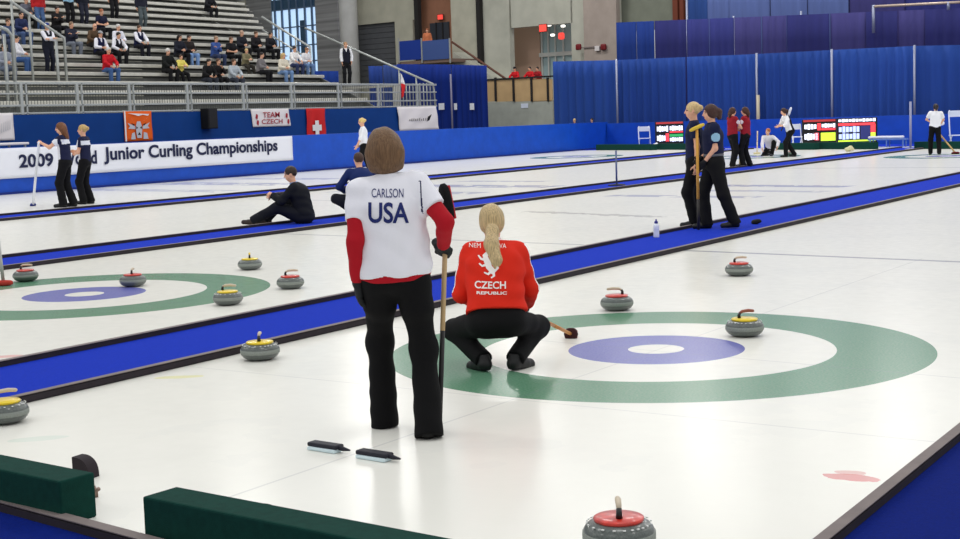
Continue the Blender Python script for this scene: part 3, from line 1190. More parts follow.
usa = person('person', 'woman in white jersey and black trousers standing with a broom, seen from behind', uB, uF,
             dict(pel=U(396, 290, 0.02) * np.array([1, 1, 0]) + np.array([0, 0, 0.845]), lean=(0.03, -0.045), hipyaw=-0.03, head=(0.0, -0.06), tilt=-0.06,
                  LF=(-0.105, 0.20, 0, -0.1), RF=(0.12, -0.10, 0, 0.22),
                  LH=U(358, 283, 0.02), LHp=(-0.15, -1.0, 0), RH=U(443, 246, 0.10), RHp=(0.3, -1.0, 0.1), curl={-1: 0.35, 1: 1.15}, palm={1: (0.2, 0.9, -0.1)}, shrug=(-0.005, 0.012)),
             dict(hair=(112, 84, 58), style='bob', trousers=(11, 11, 13), shoes=(9, 9, 10), loose=0.014, flare=0.080, hem=0.082, baggy=True, rise=0.05, w=1.04, sw=1.02, noface=1, gloves=(30, 32, 34),
                  tops=[('undershirt_sleeve', (176, 22, 36), dict(e=0.007, torso=False, sleeve_from=0.45, wr=0.004, only=-1)), ('undershirt_sleeve', (176, 22, 36), dict(e=0.007, torso=False, sleeve_from=0.45, wr=0.004, only=1)),
                        ('undershirt_hem', (176, 22, 36), dict(e=0.036, hem=-0.055, sleeve=0, band=-0.01, wr=0.001)),
                        ('jersey', [(238, 238, 246), (40, 44, 80)], dict(e=0.040, sleeve=0.60, se=0.42, hem=-0.028, paint=paint_usa, wr=0.0045, collar=0.03))]),
             H=1.60, vox=0.0066)
navy_ink = mat('print_navy', (28, 40, 104), 0.7)
J = usa['made']['jersey']


def back_text(info, J, txt, x0, x1, y0, y1, base, face, v, m, name='lettering', **k):
    a, b, c = lp(base, face, x0, y1, v), lp(base, face, x1, y1, v), lp(base, face, x0, y0, v)
    ux, uz = nv(b - a), nv(c - a)
    return decal(name, text_local(txt, a, ux, uz, np.linalg.norm(b - a), np.linalg.norm(c - a), **k), J, m, (0, 1, 0), 0.004)


back_text(usa, J, 'CARLSON', 371.5, 403.5, 188.8, 197.6, uB, uF, -0.1, navy_ink, bold=0.0)
back_text(usa, J, 'USA', 368.2, 409.0, 202.2, 223.2, uB, uF, -0.1, navy_ink, bold=0.022)


def world_obj(name, bm, m, parent, base=(0, 0, 0)):
    return obj(name, bm, m, parent, True)


def broom(label, A, Bv, headdir, shaft, lower=None, frac=0.5, head=(20, 20, 22), edge=None, hl=0.19, hw=0.065, ht=0.04, r=0.0125, head_at='B', headm=None):
    """a broom between the world points A (end of the shaft) and B (head)"""
    A, Bv = np.asarray(A, float), np.asarray(Bv, float)
    t = thing('curling_broom', label, 'broom', tuple(A))
    d = nv(Bv - A)
    Lg = np.linalg.norm(Bv - A)
    bm = B()
    tube(bm, [d * 0.0, d * Lg * frac], r, 10)
    obj('shaft', bm, mat('shaft' + str(lower or shaft), lower or shaft, 0.5, 0.4), t, True)
    bm = B()
    tube(bm, [d * Lg * frac, d * (Lg - 0.02)], r, 10)
    obj('upper_shaft', bm, mat('shaft' + str(shaft), shaft, 0.5, 0.4), t, True)
    hx = nv(np.asarray(headdir, float))
    hz_ = nv(np.cross(hx, np.cross(d, hx)) if abs(hx @ d) < 0.97 else np.cross(hx, [0.3, 0.2, 0.9]))
    hy_ = np.cross(hz_, hx)
    mt = Matrix(((hx[0], hy_[0], hz_[0], d[0] * Lg), (hx[1], hy_[1], hz_[1], d[1] * Lg), (hx[2], hy_[2], hz_[2], d[2] * Lg), (0, 0, 0, 1)))
    bm = B()
    n_ = 14
    rings = []
    for i_ in range(n_ + 1):
        u_ = -1 + 2 * i_ / n_
        w_ = max(0.12, (1 - abs(u_) ** 3.2) ** 0.5)
        rings.append([bm.verts.new(mt @ Vector((u_ * hl / 2, math.copysign(abs(math.cos(q_)) ** 0.6, math.cos(q_)) * hw / 2 * w_, math.copysign(abs(math.sin(q_)) ** 0.6, math.sin(q_)) * ht / 2 * (0.4 + 0.6 * w_)))) for q_ in [2 * PI * k_ / 16 + 0.01 for k_ in range(16)]])
    for a_, b_ in zip(rings, rings[1:]):
        for k_ in range(16):
            bm.faces.new((a_[k_], a_[(k_ + 1) % 16], b_[(k_ + 1) % 16], b_[k_]))
    bm.faces.new(rings[0][::-1]); bm.faces.new(rings[-1])
    hd = obj('broom_head', bm, mat('brush' + str(head), head, 0.8, 0.2, bump=0.5, bscale=150), t, True)
    if edge:
        bm = B()
        box(bm, (0, 0, ht * 0.46), (hl * 0.86, hw * 0.7, ht * 0.25), 0, ht * 0.1, mt)
        obj('head_plate', bm, mat('plate' + str(edge), edge, 0.5), hd, True)
    return t


ub = wl(uB, uF, U(439.5, 433, 0.02)); ub[2] = 0.004
ut = wl(uB, uF, U(446.5, 203, 0.16))
t = broom('broom with black head held upright by the woman in white', ub, ut, (-0.14, -0.09, 1.0), (196, 166, 122), (26, 24, 26), 0.44, head=(16, 16, 18), edge=(190, 40, 46), hl=0.205, hw=0.075, ht=0.05, r=0.0135)

# ---- the woman in red, squatting
zB, zF = (-4.71, 7.64), nv(np.array([-0.527, 0.85]))
Zp = lambda x, y, v=0.0: lp(zB, zF, x, y, v)


def paint_red(C, f):
    mi = np.zeros(len(C), int)
    for s_ in (-1, 1):
        for a, b_ in ((f['sh'][s_], f['elb'][s_]), (f['elb'][s_], f['wri'][s_])):
            u = nv(b_ - a)
            q = C - a
            tt = q @ u
            v = q - tt[:, None] * u
            out = nv(f['sr'] * s_ + f['t'] * 0.15)
            rad = np.linalg.norm(v, axis=1)
            cosv = (v @ out) / np.maximum(rad, 1e-6)
            mi[(tt > -0.03) & (tt < np.linalg.norm(b_ - a)) & (cosv > 0.90) & (rad > 0.03) & (rad < 0.085)] = 1
    q = C - f['neck']
    mi[((q @ f['t']) > 0.018) & (np.linalg.norm(q, axis=1) < 0.12) & ((q @ f['t']) < 0.030)] = 1
    return mi


cze = person('person', 'blonde woman in red jacket squatting on the nearer target, seen from behind', zB, zF,
             dict(pel=Zp(497, 322, -0.03) * np.array([1, 1, 0]) + np.array([0, 0, 0.345]), lean=(0.34, -0.02), hunch=0.05, head=(0.0, 0.02), tilt=-0.03,
                  LF=(-0.12, -0.02, 0, -0.5, -0.15), RF=(0.085, -0.02, 0, 0.6, -0.12), LFp=(-0.50, 0.86, 0.35), RFp=(0.42, 0.88, 0.42),
                  LH=(-0.16, 0.34, 0.40), LHp=(-0.45, -0.6, -0.9), RH=(0.18, 0.40, 0.37), RHp=(0.45, -0.6, -0.9), curl={-1: 0.6, 1: 1.1}),
             dict(hair=(196, 172, 128), style='tied', tail=((0.0, -0.095, -0.05), (0.0, -0.15, -0.07), (-0.014, -0.205, -0.16), (0.012, -0.235, -0.27), (0.0, -0.245, -0.355)), tailr=(0.030, 0.040, 0.048, 0.040, 0.012),
                  band=(0.0, -0.118, -0.058), trousers=(14, 14, 16), shoes=(16, 16, 18), sole=(34, 34, 38), loose=0.013, flare=0.062, hem=0.02, w=1.1, noface=1, gloves=(30, 30, 34),
                  tops=[('collar', (240, 236, 238), dict(torso=False, sleeve=0, collar=0.045)), ('jacket', [(222, 44, 26), (244, 240, 240)], dict(e=0.032, sleeve=1.97, se=0.45, hem=0.035, paint=paint_red, collar=0.012, wr=0.0052))]),
             H=1.67, vox=0.0066)
wp = mat('print_white', (246, 240, 236), 0.7)
J = cze['made']['jacket']
back_text(cze, J, 'CZECH', 474.5, 506.0, 282.4, 289.6, zB, zF, -0.15, wp, bold=0.02)
back_text(cze, J, 'REPUBLIC', 476.5, 507.0, 292.2, 295.2, zB, zF, -0.15, wp, bold=0.03)
# white emblem: a rearing animal built from a few rounded strokes
em = bpy.data.meshes.new('emblem')
bm = B()


def stroke(bm, pts, r0, r1, n=10):
    P = [np.array(p, float) for p in pts]
    Lf, Rt = [], []
    for i, p in enumerate(P):
        a, b_ = P[max(0, i - 1)], P[min(len(P) - 1, i + 1)]
        tt = nv(b_ - a)
        nn_ = np.array([-tt[1], tt[0]])
        r = r0 + (r1 - r0) * i / (len(P) - 1)
        Lf.append(p + nn_ * r); Rt.append(p - nn_ * r)
    vs = [(bm.verts.new((*a, 0)), bm.verts.new((*b_, 0))) for a, b_ in zip(Lf, Rt)]
    for (a, b_), (c, d_) in zip(vs, vs[1:]):
        bm.faces.new((a, b_, d_, c))


for pts, r0, r1 in (([(492, 277), (487, 271), (485, 264)], 3.0, 3.4), ([(485, 265), (483, 258), (487, 254)], 3.2, 2.2), ([(484, 263), (479, 262), (476, 258)], 1.6, 0.8),
                    ([(485, 268), (480, 270), (477, 267)], 1.5, 0.8), ([(490, 275), (486, 279), (482, 277)], 1.7, 0.8), ([(491, 275), (492, 281), (489, 283)], 1.7, 0.8),
                    ([(492, 276), (496, 272), (493, 266), (497, 261)], 1.5, 0.7)):
    stroke(bm, pts, r0, r1)
for v in bm.verts:
    v.co = Vector(Zp(v.co.x + 2, 254 + (v.co.y - 254) * 0.86, -0.15))
bm.to_mesh(em); bm.free()
tag(decal('emblem', em, J, wp, (0, 1, 0), 0.004), 'white rearing animal emblem', None)
back_text(cze, J, 'NEM', 468.5, 480.5, 246.6, 250.6, zB, zF, -0.15, wp, name='shoulder_print')
back_text(cze, J, 'VA', 499.5, 506.5, 246.6, 250.6, zB, zF, -0.15, wp, name='shoulder_print')

zh = atZ(571, 334.0, 0.03)
zg = wl(zB, zF, Zp(546.5, 321.8, 0.50))
dd = nv(zh - zg)
broom('wooden broom with red and black head reaching over the blue ring', zg - dd * 0.04, zh, nv(np.cross(dd, [0, 0, 1])), (206, 140, 70), None, 0.3, head=(60, 30, 32), edge=(206, 60, 50), hl=0.10, hw=0.09, ht=0.055, r=0.0125)

# ---- pair in navy on the divider
NAVY = (22, 28, 58)


def paint_patch(C, f):
    mi = np.zeros(len(C), int)
    q = C - (f['sh'][-1] * 0.55 + f['elb'][-1] * 0.45)
    mi[(np.linalg.norm(q - f['sr'] * -0.05, axis=1) < 0.062)] = 1
    return mi


nB = (-8.0, 18.21)
nF = nv(LEFT + 0.12 * AWAY)
person('person', 'blonde woman in navy holding a yellow headed broom, farther one of the navy pair', nB, nF,
       dict(LF=(-0.09, 0.02, 0, 0), RF=(0.09, -0.06, 0, 0.1), LH=sp(nB, nF, 696.5, 168, -0.22), LHp=(-0.3, -1, 0), RH=(0.2, -0.06, 0.86), RHp=(0.2, -1, 0), head=(0.05, -0.03), curl={-1: 0.5, 1: 1.0}),
       dict(hair=(206, 178, 128), style='bun', trousers=BLK, shoes=BLK, loose=0.022,
            tops=[('shirt', NAVY, dict(e=0.022, sleeve=0.6, hem=-0.08, collar=0.03))]), H=1.74, vox=0.0095, z=0.012)
rB = (-7.62, 17.98)
rF = nv(LEFT + 0.05 * TOWARD)
person('person', 'brown haired woman in navy with a pale blue sleeve patch, nearer of the pair', rB, rF,
       dict(lean=(0.03, 0), LF=(-0.15, -0.24, 0, -0.1), RF=(0.05, 0.10, 0, 0.05), LH=sp(rB, rF, 703.5, 164, -0.12), LHp=(-0.35, -1, -0.5), RH=sp(rB, rF, 700, 160, 0.1), RHp=(0.3, -1, -0.5), head=(0.06, -0.05), curl={-1: 0.9, 1: 1.0}),
       dict(hair=(66, 40, 34), style='tied', tail=((0, -0.09, 0.02), (0, -0.12, 0.0), (0, -0.125, -0.075)), tailr=(0.04, 0.05, 0.034), trousers=(18, 18, 20), shoes=BLK, loose=0.026, flare=0.082, gloves=(22, 22, 26), belt=True, w=1.14,
            tops=[('shirt', [NAVY, (146, 188, 212)], dict(e=0.026, sleeve=0.72, hem=0.098, collar=0.03, paint=paint_patch))]), H=1.70, vox=0.0095, z=0.012)
_g = sp(rB, rF, 697.5, 163, -0.14)
gb = wl(rB, rF, (_g[0], _g[1], 0.016))
gt = np.array([gb[0], gb[1], at(697, 127.5, (gb[0], gb[1], 0), (AWAY[0], AWAY[1], 0))[2]])
broom('golden shafted broom with a yellow head standing between the navy pair', gb, gt, nv(np.array([RIGHT[0], RIGHT[1], 0.42])), (206, 150, 60), (40, 36, 34), 0.30, head=(222, 190, 70), hl=0.22, hw=0.07, ht=0.05, r=0.020)

# ---- pair by the long banner
WHT = (226, 228, 236)


def paint_side(C, f):
    q = C - f['chest']
    mi = np.zeros(len(C), int)
    a = q @ f['sr']
    b_ = q @ f['sf']
    z = q @ f['t']
    mi[(b_ > 0.045) & (z < 0.12)] = 1
    mi[(b_ < -0.02) & (np.abs(z - 0.05) < 0.05)] = 1
    return mi


lB, lF = (-23.87, 21.10), LEFT
a = sp(lB, lF, 40.5, 144, 0.0)
person('person', 'brown haired woman leaning on an upright broom in front of the long white banner', lB, lF,
       dict(LF=(-0.09, 0.07, 0, 0), RF=(0.09, -0.10, 0, 0), LH=(-0.10, a[1] - 0.05, a[2] + 0.02), LHp=(-0.6, 0, -0.8), head=(0.1, -0.1), lean=(0.04, 0)),
       dict(hair=(112, 70, 42), style='long', trousers=BLK, shoes=BLK, loose=0.024, flare=0.085, tops=[('shirt', [(30, 34, 64), WHT], dict(e=0.024, sleeve=0.62, hem=-0.06, paint=paint_side))]), H=1.84, vox=0.0115)
bt = wl(lB, lF, a + np.array([-0.10, 0, 0.0]))
bb = atZ(33, 206); bb[2] = 0.02
broom('white shafted broom standing upright under the outstretched arm at the left', bt + np.array([0, 0, 0.04]), bb, nv(np.array([0.3, 1.0, 0])), (226, 230, 240), (226, 230, 240), 0.5, head=(50, 60, 130), hl=0.14, hw=0.07, ht=0.09, r=0.028)
lB2 = (-24.27, 22.02)
person('person', 'blonde woman in dark shirt and black trousers with folded arms in front of the banner', lB2, nv(LEFT + 0.1 * AWAY),
       dict(LF=(-0.09, 0.06, 0, 0), RF=(0.09, -0.05, 0, 0.1), LH=(-0.02, 0.22, 1.12), LHp=(-1, -0.5, -0.6), RH=(0.05, 0.25, 1.18), RHp=(1, -0.3, -0.6), head=(0.1, 0)),
       dict(hair=(190, 160, 104), style='bun', trousers=BLK, shoes=BLK, loose=0.022, flare=0.08, tops=[('shirt', [(30, 34, 64), WHT], dict(e=0.022, sleeve=0.6, hem=-0.06, paint=paint_side))]), H=1.78, vox=0.0115)

# ---- man in a suit sitting on the divider
sB, sF = (-14.72, 17.9), LEFT
person('person', 'man in dark suit sitting on the blue divider with one leg stretched out', sB, sF,
       dict(pel=(0, 0.0, 0.13), lean=(0.16, 0.0), hunch=0.06, LF=(-0.10, 0.80, 0.0, 0, 0.1), LFp=(-0.1, 0.3, 1), RF=(0.12, 0.62, 0.0, 0.2), RFp=(0.2, 0.4, 1),
            LH=(-0.04, 0.50, 0.47), LHp=(-0.7, -0.4, -0.6), RH=(0.04, 0.50, 0.45), RHp=(0.9, -0.3, -0.6), head=(0.15, -0.12), curl={-1: 0.6, 1: 0.6}),
       dict(hair=(46, 32, 26), style='short', trousers=(22, 24, 32), shoes=(40, 26, 24), loose=0.03, w=1.28,
            tops=[('shirt', (120, 150, 196), dict(e=0.012, sleeve=0, collar=0.035)), ('suit_jacket', (22, 24, 30), dict(e=0.036, sleeve=1.92, se=0.6, hem=-0.10, vneck=True, wr=0.005))]), H=1.80, vox=0.010, z=0.012)
# ---- man in navy squatting behind the woman in white
person('person', 'man in navy jacket crouching on the divider, half hidden by the woman in white', tuple(atZ(364, 217)[:2]), nv(AWAY + 0.4 * LEFT),
       dict(pel=(0, -0.05, 0.30), lean=(0.25, 0), hunch=0.06, LF=(-0.15, 0.0, 0, -0.3), RF=(0.15, 0.0, 0, 0.3), LFp=(-0.7, 0.7, 0.3), RFp=(0.7, 0.7, 0.3), LH=(-0.2, 0.35, 0.42), LHp=(-1, -0.3, -0.5), RH=(0.2, 0.35, 0.42), RHp=(1, -0.3, -0.5)),
       dict(hair=(66, 44, 36), style='short', trousers=(22, 24, 34), shoes=BLK, loose=0.02, w=1.15, sw=1.15, noface=1, tops=[('jacket', (26, 42, 92), dict(e=0.03, sleeve=1.92, se=0.6, hem=0.0, collar=0.03))]), H=1.80, vox=0.0115, z=0.012)
# ---- blonde woman in white by the blue boards
person('person', 'blonde woman in white top walking past the blue boards behind the standing woman in white', (-25.77, 34.28), nv(LEFT + 0.2 * TOWARD),
       dict(LF=(-0.09, 0.16, 0, 0), RF=(0.09, -0.2, 0.0, 0), LH=(-0.2, 0.22, 0.92), RH=(0.2, 0.1, 0.95), head=(0.2, -0.15)),
       dict(hair=(220, 190, 120), style='bun', trousers=BLK, shoes=BLK, loose=0.02, tops=[('shirt', (236, 238, 244), dict(e=0.024, sleeve=1.3, hem=-0.06))]), H=1.76, vox=0.013)

# ---- group at the far end
RED = (140, 26, 40)


def paint_badge(C, f):
    mi = np.zeros(len(C), int)
    for s_ in (-1, 1):
        q = C - (f['sh'][s_] * 0.6 + f['elb'][s_] * 0.4)
        mi[np.linalg.norm(q - f['sr'] * s_ * 0.06, axis=1) < 0.06] = 1
    return mi


for lab, bx, fc, hx in (('woman in dark red shirt and black trousers at the far end, left one of two', (733, 167.5), nv(AWAY * 0.35 + RIGHT), -1), ('woman in dark red shirt and black trousers at the far end, right one of two', (746, 167), nv(AWAY * 0.5 + LEFT), 1)):
    q = atZ(*bx)
    person('person', lab, (q[0], q[1]), fc, dict(LF=(-0.1, 0.05, 0, 0), RF=(0.1, -0.08, 0, 0), LH=(-0.1, 0.32, 1.0), LHp=(-0.8, -0.4, -0.6), RH=(0.1, 0.34, 0.98), RHp=(0.8, -0.4, -0.6)),
           dict(hair=(70, 40, 30), style='tied', tail=((0, -0.09, 0.0), (0, -0.10, -0.08), (0, -0.11, -0.16)), tailr=(0.05, 0.06, 0.03), trousers=BLK, shoes=BLK, loose=0.024, flare=0.085, w=1.05,
                tops=[('shirt', [RED, (214, 200, 206)], dict(e=0.028, sleeve=0.62, hem=-0.08, paint=paint_badge, vox=0.011))]), H=1.70, vox=0.0135)
q = atZ(739.5, 165); q[2] = 0.0
tt = at(741, 127, (q[0], q[1], 0), (AWAY[0], AWAY[1], 0))
broom('broom held between the two women in dark red', tt, q, nv(np.array([RIGHT[0], RIGHT[1], 0.0])), (170, 150, 120), (60, 50, 50), 0.6, head=(36, 36, 44), hl=0.2, hw=0.08, ht=0.05, r=0.02)


def paint_front_white(C, f):
    q = C - f['chest']
    mi = np.zeros(len(C), int)
    mi[(q @ f['sf'] > 0.0)] = 1
    return mi


q = atZ(789, 157)
swF = nv(LEFT + 0.25 * TOWARD)
sw_b = (q[0], q[1])
person('person', 'woman in black and white leaning forward on the far ice, broom raised', sw_b, swF,
       dict(lean=(0.35, 0), pel=(0, -0.05, 0.88), LF=(-0.1, 0.16, 0, 0), RF=(0.1, -0.25, 0, 0), LH=(-0.12, 0.42, 1.02), RH=(0.10, 0.30, 1.05), RHp=(0.8, -0.4, -0.3), head=(0.1, -0.1)),
       dict(hair=(60, 36, 30), style='tied', trousers=BLK, shoes=BLK, loose=0.024, tops=[('shirt', [(24, 24, 32), (236, 236, 240)], dict(e=0.026, sleeve=1.4, hem=-0.08, paint=paint_front_white))]), H=1.72, vox=0.0135)
n3 = (AWAY[0], AWAY[1], 0)
P3 = (sw_b[0] + LEFT[0] * 0.05, sw_b[1] + LEFT[1] * 0.05, 0)
broom('dark broom with white head raised by the leaning woman at the far end', at(781, 131, P3, n3), at(789.5, 112, P3, n3), nv(at(791, 108, P3, n3) - at(788, 116, P3, n3)), (40, 36, 44), None, 0.5, head=(226, 230, 240), hl=0.34, hw=0.1, ht=0.06, r=0.02)
q = atZ(770, 156)
person('person', 'red haired woman crouching low in the far hack with a stone', (q[0], q[1]), nv(TOWARD + 0.5 * LEFT),
       dict(pel=(0, -0.1, 0.34), lean=(0.75, 0), LF=(-0.12, 0.22, 0, 0), LFp=(-0.3, 0.8, 0.5), RF=(0.16, -0.5, 0.02, 0), RFp=(0.4, 0.3, -0.6), LH=(-0.36, 0.40, 0.30), RH=(0.12, 0.55, 0.22), head=(-0.2, 0.5)),
       dict(hair=(170, 96, 50), style='bun', trousers=BLK, shoes=(40, 40, 48), loose=0.02, tops=[('shirt', [(40, 40, 54), (226, 222, 230)], dict(e=0.024, sleeve=1.9, hem=-0.05, paint=paint_front_white))]), H=1.68, vox=0.0135)
q0, q1 = atZ(757, 154), None
P4 = (q0[0], q0[1], 0)
broom('pale broom standing beside the crouching red haired woman', at(757.5, 131, P4, n3), (q0[0], q0[1], 0.03), nv(np.array([RIGHT[0], RIGHT[1], 0])), (214, 196, 160), None, 0.5, head=(200, 190, 150), hl=0.26, hw=0.1, ht=0.07, r=0.022)
q = atZ(935, 154.5)
wB = (q[0], q[1])
person('person', 'dark haired woman in white shirt sweeping at the far right, seen from behind', wB, nv(AWAY + 0.25 * RIGHT),
       dict(lean=(0.08, 0.06), LF=(-0.13, 0.1, 0, -0.1), RF=(0.12, -0.08, 0, 0.2), LH=(-0.12, 0.34, 1.02), LHp=(-1, -0.3, -0.4), RH=(0.2, 0.36, 0.95), RHp=(1, -0.3, -0.4), head=(0.2, -0.25)),
       dict(hair=(40, 28, 30), style='tied', tail=((0, -0.10, 0.03), (0, -0.14, 0.0), (-0.03, -0.15, -0.14)), tailr=(0.03, 0.05, 0.03), trousers=BLK, shoes=BLK, loose=0.024, noface=1, tops=[('shirt', (240, 240, 246), dict(e=0.028, sleeve=0.7, hem=-0.06))]), H=1.62, vox=0.0135)
P5 = (wB[0] + AWAY[0] * 0.3, wB[1] + AWAY[1] * 0.3, 0)
broom('wooden broom with dark red head used by the woman at the far right', at(938, 132, P5, n3), atZ(955.5, 153.0, 0.03), nv(np.array([RIGHT[0], RIGHT[1], 0])), (214, 176, 112), None, 0.5, head=(110, 30, 40), hl=0.26, hw=0.1, ht=0.06, r=0.024)

hb_ = atZ(3.5, 283.0, 0.03)
ha_ = at(-4, 236, (hb_[0], hb_[1], 0), n3)
broom('broom with a flat red head standing at the far left edge of the picture', ha_ + np.array([0, 0, 0.35]), hb_, nv(np.array([RIGHT[0], RIGHT[1], 0])), (176, 176, 172), None, 0.5, head=(190, 62, 54), hl=0.20, hw=0.09, ht=0.06, r=0.018)
# ------------------------------------------------------------------ boards along the left side and the far end
blue_board = mat('blue_board_cover', (6, 72, 182), 0.55, 0.35, noise=0.10, nscale=2.5, bump=0.35, bscale=5)
kerb = mat('board_kerb', (16, 40, 120), 0.8)
PA, PB_ = np.array([-29.6, 60.2]), np.array([4.0, 55.6])     # line of the far boards
bm = B()
hexa(bm, [(-31.35, 3, 0), (-31.0, 3, 0), (-31.0, 60.6, 0), (-31.35, 60.6, 0), (-31.35, 3, 1.24), (-31.06, 3, 1.24), (-31.06, 60.6, 1.24), (-31.35, 60.6, 1.24)])
struct(obj('wall_left', bm, blue_board))
bm = B()
hexa(bm, [(-31.0, 3, 0), (-30.9, 3, 0), (-30.9, 60.5, 0), (-31.0, 60.5, 0), (-31.0, 3, 0.06), (-30.9, 3, 0.06), (-30.9, 60.5, 0.06), (-31.0, 60.5, 0.06)])
struct(obj('baseboard_left', bm, kerb))
FB0, FB1 = np.array([-31.0, 60.4]), np.array([3.0, 55.3])


def fline(s, off=0.0):
    d = nv(FB1 - FB0)
    n = np.array([-d[1], d[0]])
    q = FB0 + d * s + n * off
    return q


FD = nv(FB1 - FB0)
FN = np.array([FD[1], -FD[0]])            # towards the ice


def onfar(x, y, off=0.0):
    P0 = FB0 - FN * off
    return at(x, y, (P0[0], P0[1], 0), (FN[0], FN[1], 0))


bm = B()
Lf = np.linalg.norm(FB1 - FB0)
q = [FB0, FB1, FB1 - FN * 0.3, FB0 - FN * 0.3]
hexa(bm, [(*p, 0) for p in q] + [(*p, 1.17) for p in q])
struct(obj('wall_back', bm, blue_board))

# the long white banner on the boards
white_cloth = mat('banner_white', (226, 228, 238), 0.8, 0.2, bump=0.25, bscale=3)
dark_print = mat('banner_print', (24, 30, 66), 0.7)
XB = -30.985


def cloth(name, P00, P10, P11, P01, nx, ny, m, parent, amp=0.02, nrm=(1, 0, 0), freq=3.0, seed=0.0, thick=0.006):
    """hanging cloth between four corners (lower left, lower right, upper right, upper left) with soft waves and a real thickness"""
    bm = B()
    a, b_, c, d = (np.asarray(v, float) for v in (P00, P10, P11, P01))
    nrm = nv(nrm)
    for side in (0, 1):
        vs = []
        for j in range(ny + 1):
            v = j / ny
            row = []
            for i in range(nx + 1):
                u = i / nx
                p = (a * (1 - u) + b_ * u) * (1 - v) + (d * (1 - u) + c * u) * v
                wv = amp * (math.sin(2 * PI * freq * u + seed + 1.5 * v) * 0.6 + 0.4 * math.sin(2 * PI * (freq * 1.7 * u - v * 1.3) + seed * 2)) + amp
                row.append(bm.verts.new(tuple(p + nrm * (wv + (thick if side else 0)))))
            vs.append(row)
        for j in range(ny):
            for i in range(nx):
                f = (vs[j][i], vs[j][i + 1], vs[j + 1][i + 1], vs[j + 1][i])
                bm.faces.new(f if side else f[::-1])
        if side == 0: keep = vs
    o = keep
    for (j0, i0, j1, i1) in [(0, i, 0, i + 1) for i in range(nx)] + [(ny, i + 1, ny, i) for i in range(nx)] + [(j + 1, 0, j, 0) for j in range(ny)] + [(j, nx, j + 1, nx) for j in range(ny)]:
        bm.faces.new((o[j0][i0], o[j1][i1], vs[j1][i1], vs[j0][i0]))
    return obj(name, bm, m, parent, True)


t = thing('banner', 'long white championship banner with dark lettering on the blue boards at the left', 'banner', (XB, 30, 0))
yL, yR = atX(-70, 190, XB)[1], atX(293, 165, XB)[1]
zt, zb = 1.23, 0.42
cloth('cloth', (0, yL - 30, zb), (0, yR - 30, zb), (0, yR - 30, zt), (0, yL - 30, zt), 60, 8, white_cloth, t, 0.008, (1, 0, 0), 9)


def wall_text(txt, x0, x1, ybot, ytop, Xp, m, parent, bold=0.02, name='lettering', **k):
    a, b_ = atX(x0, ybot, Xp), atX(x1, ybot, Xp)
    c = atX(x0, ytop, Xp)
    o = parent.location
    return place_text(name, txt, (Xp - o.x, a[1] - o.y, a[2]), (0, 1, 0), (0, 0, 1), b_[1] - a[1], c[2] - a[2], m, parent, bold, **k)


wall_text('2009', 19.5, 54.0, 168.3, 154.5, XB + 0.035, dark_print, t, 0.03)
wall_text('World', 61.0, 97.5, 166.0, 152.0, XB + 0.035, dark_print, t, 0.03)
wall_text('Junior Curling Championships', 104.5, 278.5, 164.6, 147.0, XB + 0.035, dark_print, t, 0.03)

# ------------------------------------------------------------------ grandstand
SX, SZ = -34.0, 2.16                         # front of the stand and the top of its blue skirt
Y0, Y1 = 18.0, atX(437, 110, SX)[1]
YE = 47.6                                    # end of the seat rows
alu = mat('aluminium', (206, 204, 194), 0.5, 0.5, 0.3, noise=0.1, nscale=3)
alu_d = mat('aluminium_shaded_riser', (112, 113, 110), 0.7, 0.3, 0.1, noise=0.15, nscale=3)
steel = mat('galvanised', (172, 176, 174), 0.45, 0.5, 0.4)
stand = thing('grandstand', 'grey aluminium grandstand with rows of benches behind the blue skirt at the left', 'grandstand', (SX, 32, 0))


def sobj(name, bm, m, parent=None, off=(SX, 32, 0), smooth=False):
    bmesh.ops.translate(bm, verts=bm.verts, vec=(-off[0], -off[1], -off[2]))
    return obj(name, bm, m, parent, smooth)


bm = B(); box(bm, (SX - 0.03, (Y0 + Y1) / 2, SZ / 2), (0.08, Y1 - Y0, SZ))
tag(sobj('skirt', bm, mat('blue_skirt', (4, 58, 128), 0.75, 0.2, noise=0.06, nscale=1.5, bump=0.2, bscale=4), stand), 'dark blue skirt', None)
bm = B(); box(bm, (SX - 0.60, (Y0 + Y1) / 2, SZ - 0.06), (1.0, Y1 - Y0, 0.1))
sobj('front_walkway', bm, alu, stand)
RISE, TREAD, NROW = 0.345, 0.74, 18


def rowx(k): return SX - 1.0 - TREAD * k
def rowz(k): return SZ + 0.02 + RISE * k


def rowend(k):
    """where a seat row stops, along the slanting end of the stand"""
    lo_, hi_ = 30.0, 75.0
    for _ in range(40):
        m_ = (lo_ + hi_) / 2
        x_, y_ = px((rowx(k), m_, rowz(k) + 0.4))
        if x_ < 311 - (76 - y_) * 0.80: lo_ = m_
        else: hi_ = m_
    return lo_


for k in range(NROW):
    ye = max(rowend(k), YE)
    bm = B(); box(bm, (rowx(k) - 0.36, (Y0 + ye) / 2, rowz(k) - 0.02), (0.72, ye - Y0, 0.04), 0, 0.008)
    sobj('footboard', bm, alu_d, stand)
    bm = B(); box(bm, (rowx(k) - 0.60, (Y0 + ye) / 2, rowz(k) + 0.365), (0.26, ye - Y0, 0.12), 0, 0.015)
    sobj('bench', bm, alu, stand)
    bm = B(); box(bm, (rowx(k) - 0.715, (Y0 + ye) / 2, rowz(k) + 0.12), (0.02, ye - Y0, 0.24))
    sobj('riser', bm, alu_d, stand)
bm = B()
hexa(bm, [(rowx(0), YE, 0), (rowx(NROW), YE, 0), (rowx(NROW), YE + 0.06, 0), (rowx(0), YE + 0.06, 0),
          (rowx(0), YE, rowz(0)), (rowx(NROW), YE, rowz(NROW)), (rowx(NROW), YE + 0.06, rowz(NROW)), (rowx(0), YE + 0.06, rowz(0))])
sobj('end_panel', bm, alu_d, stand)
PLZ = SZ + 1.0
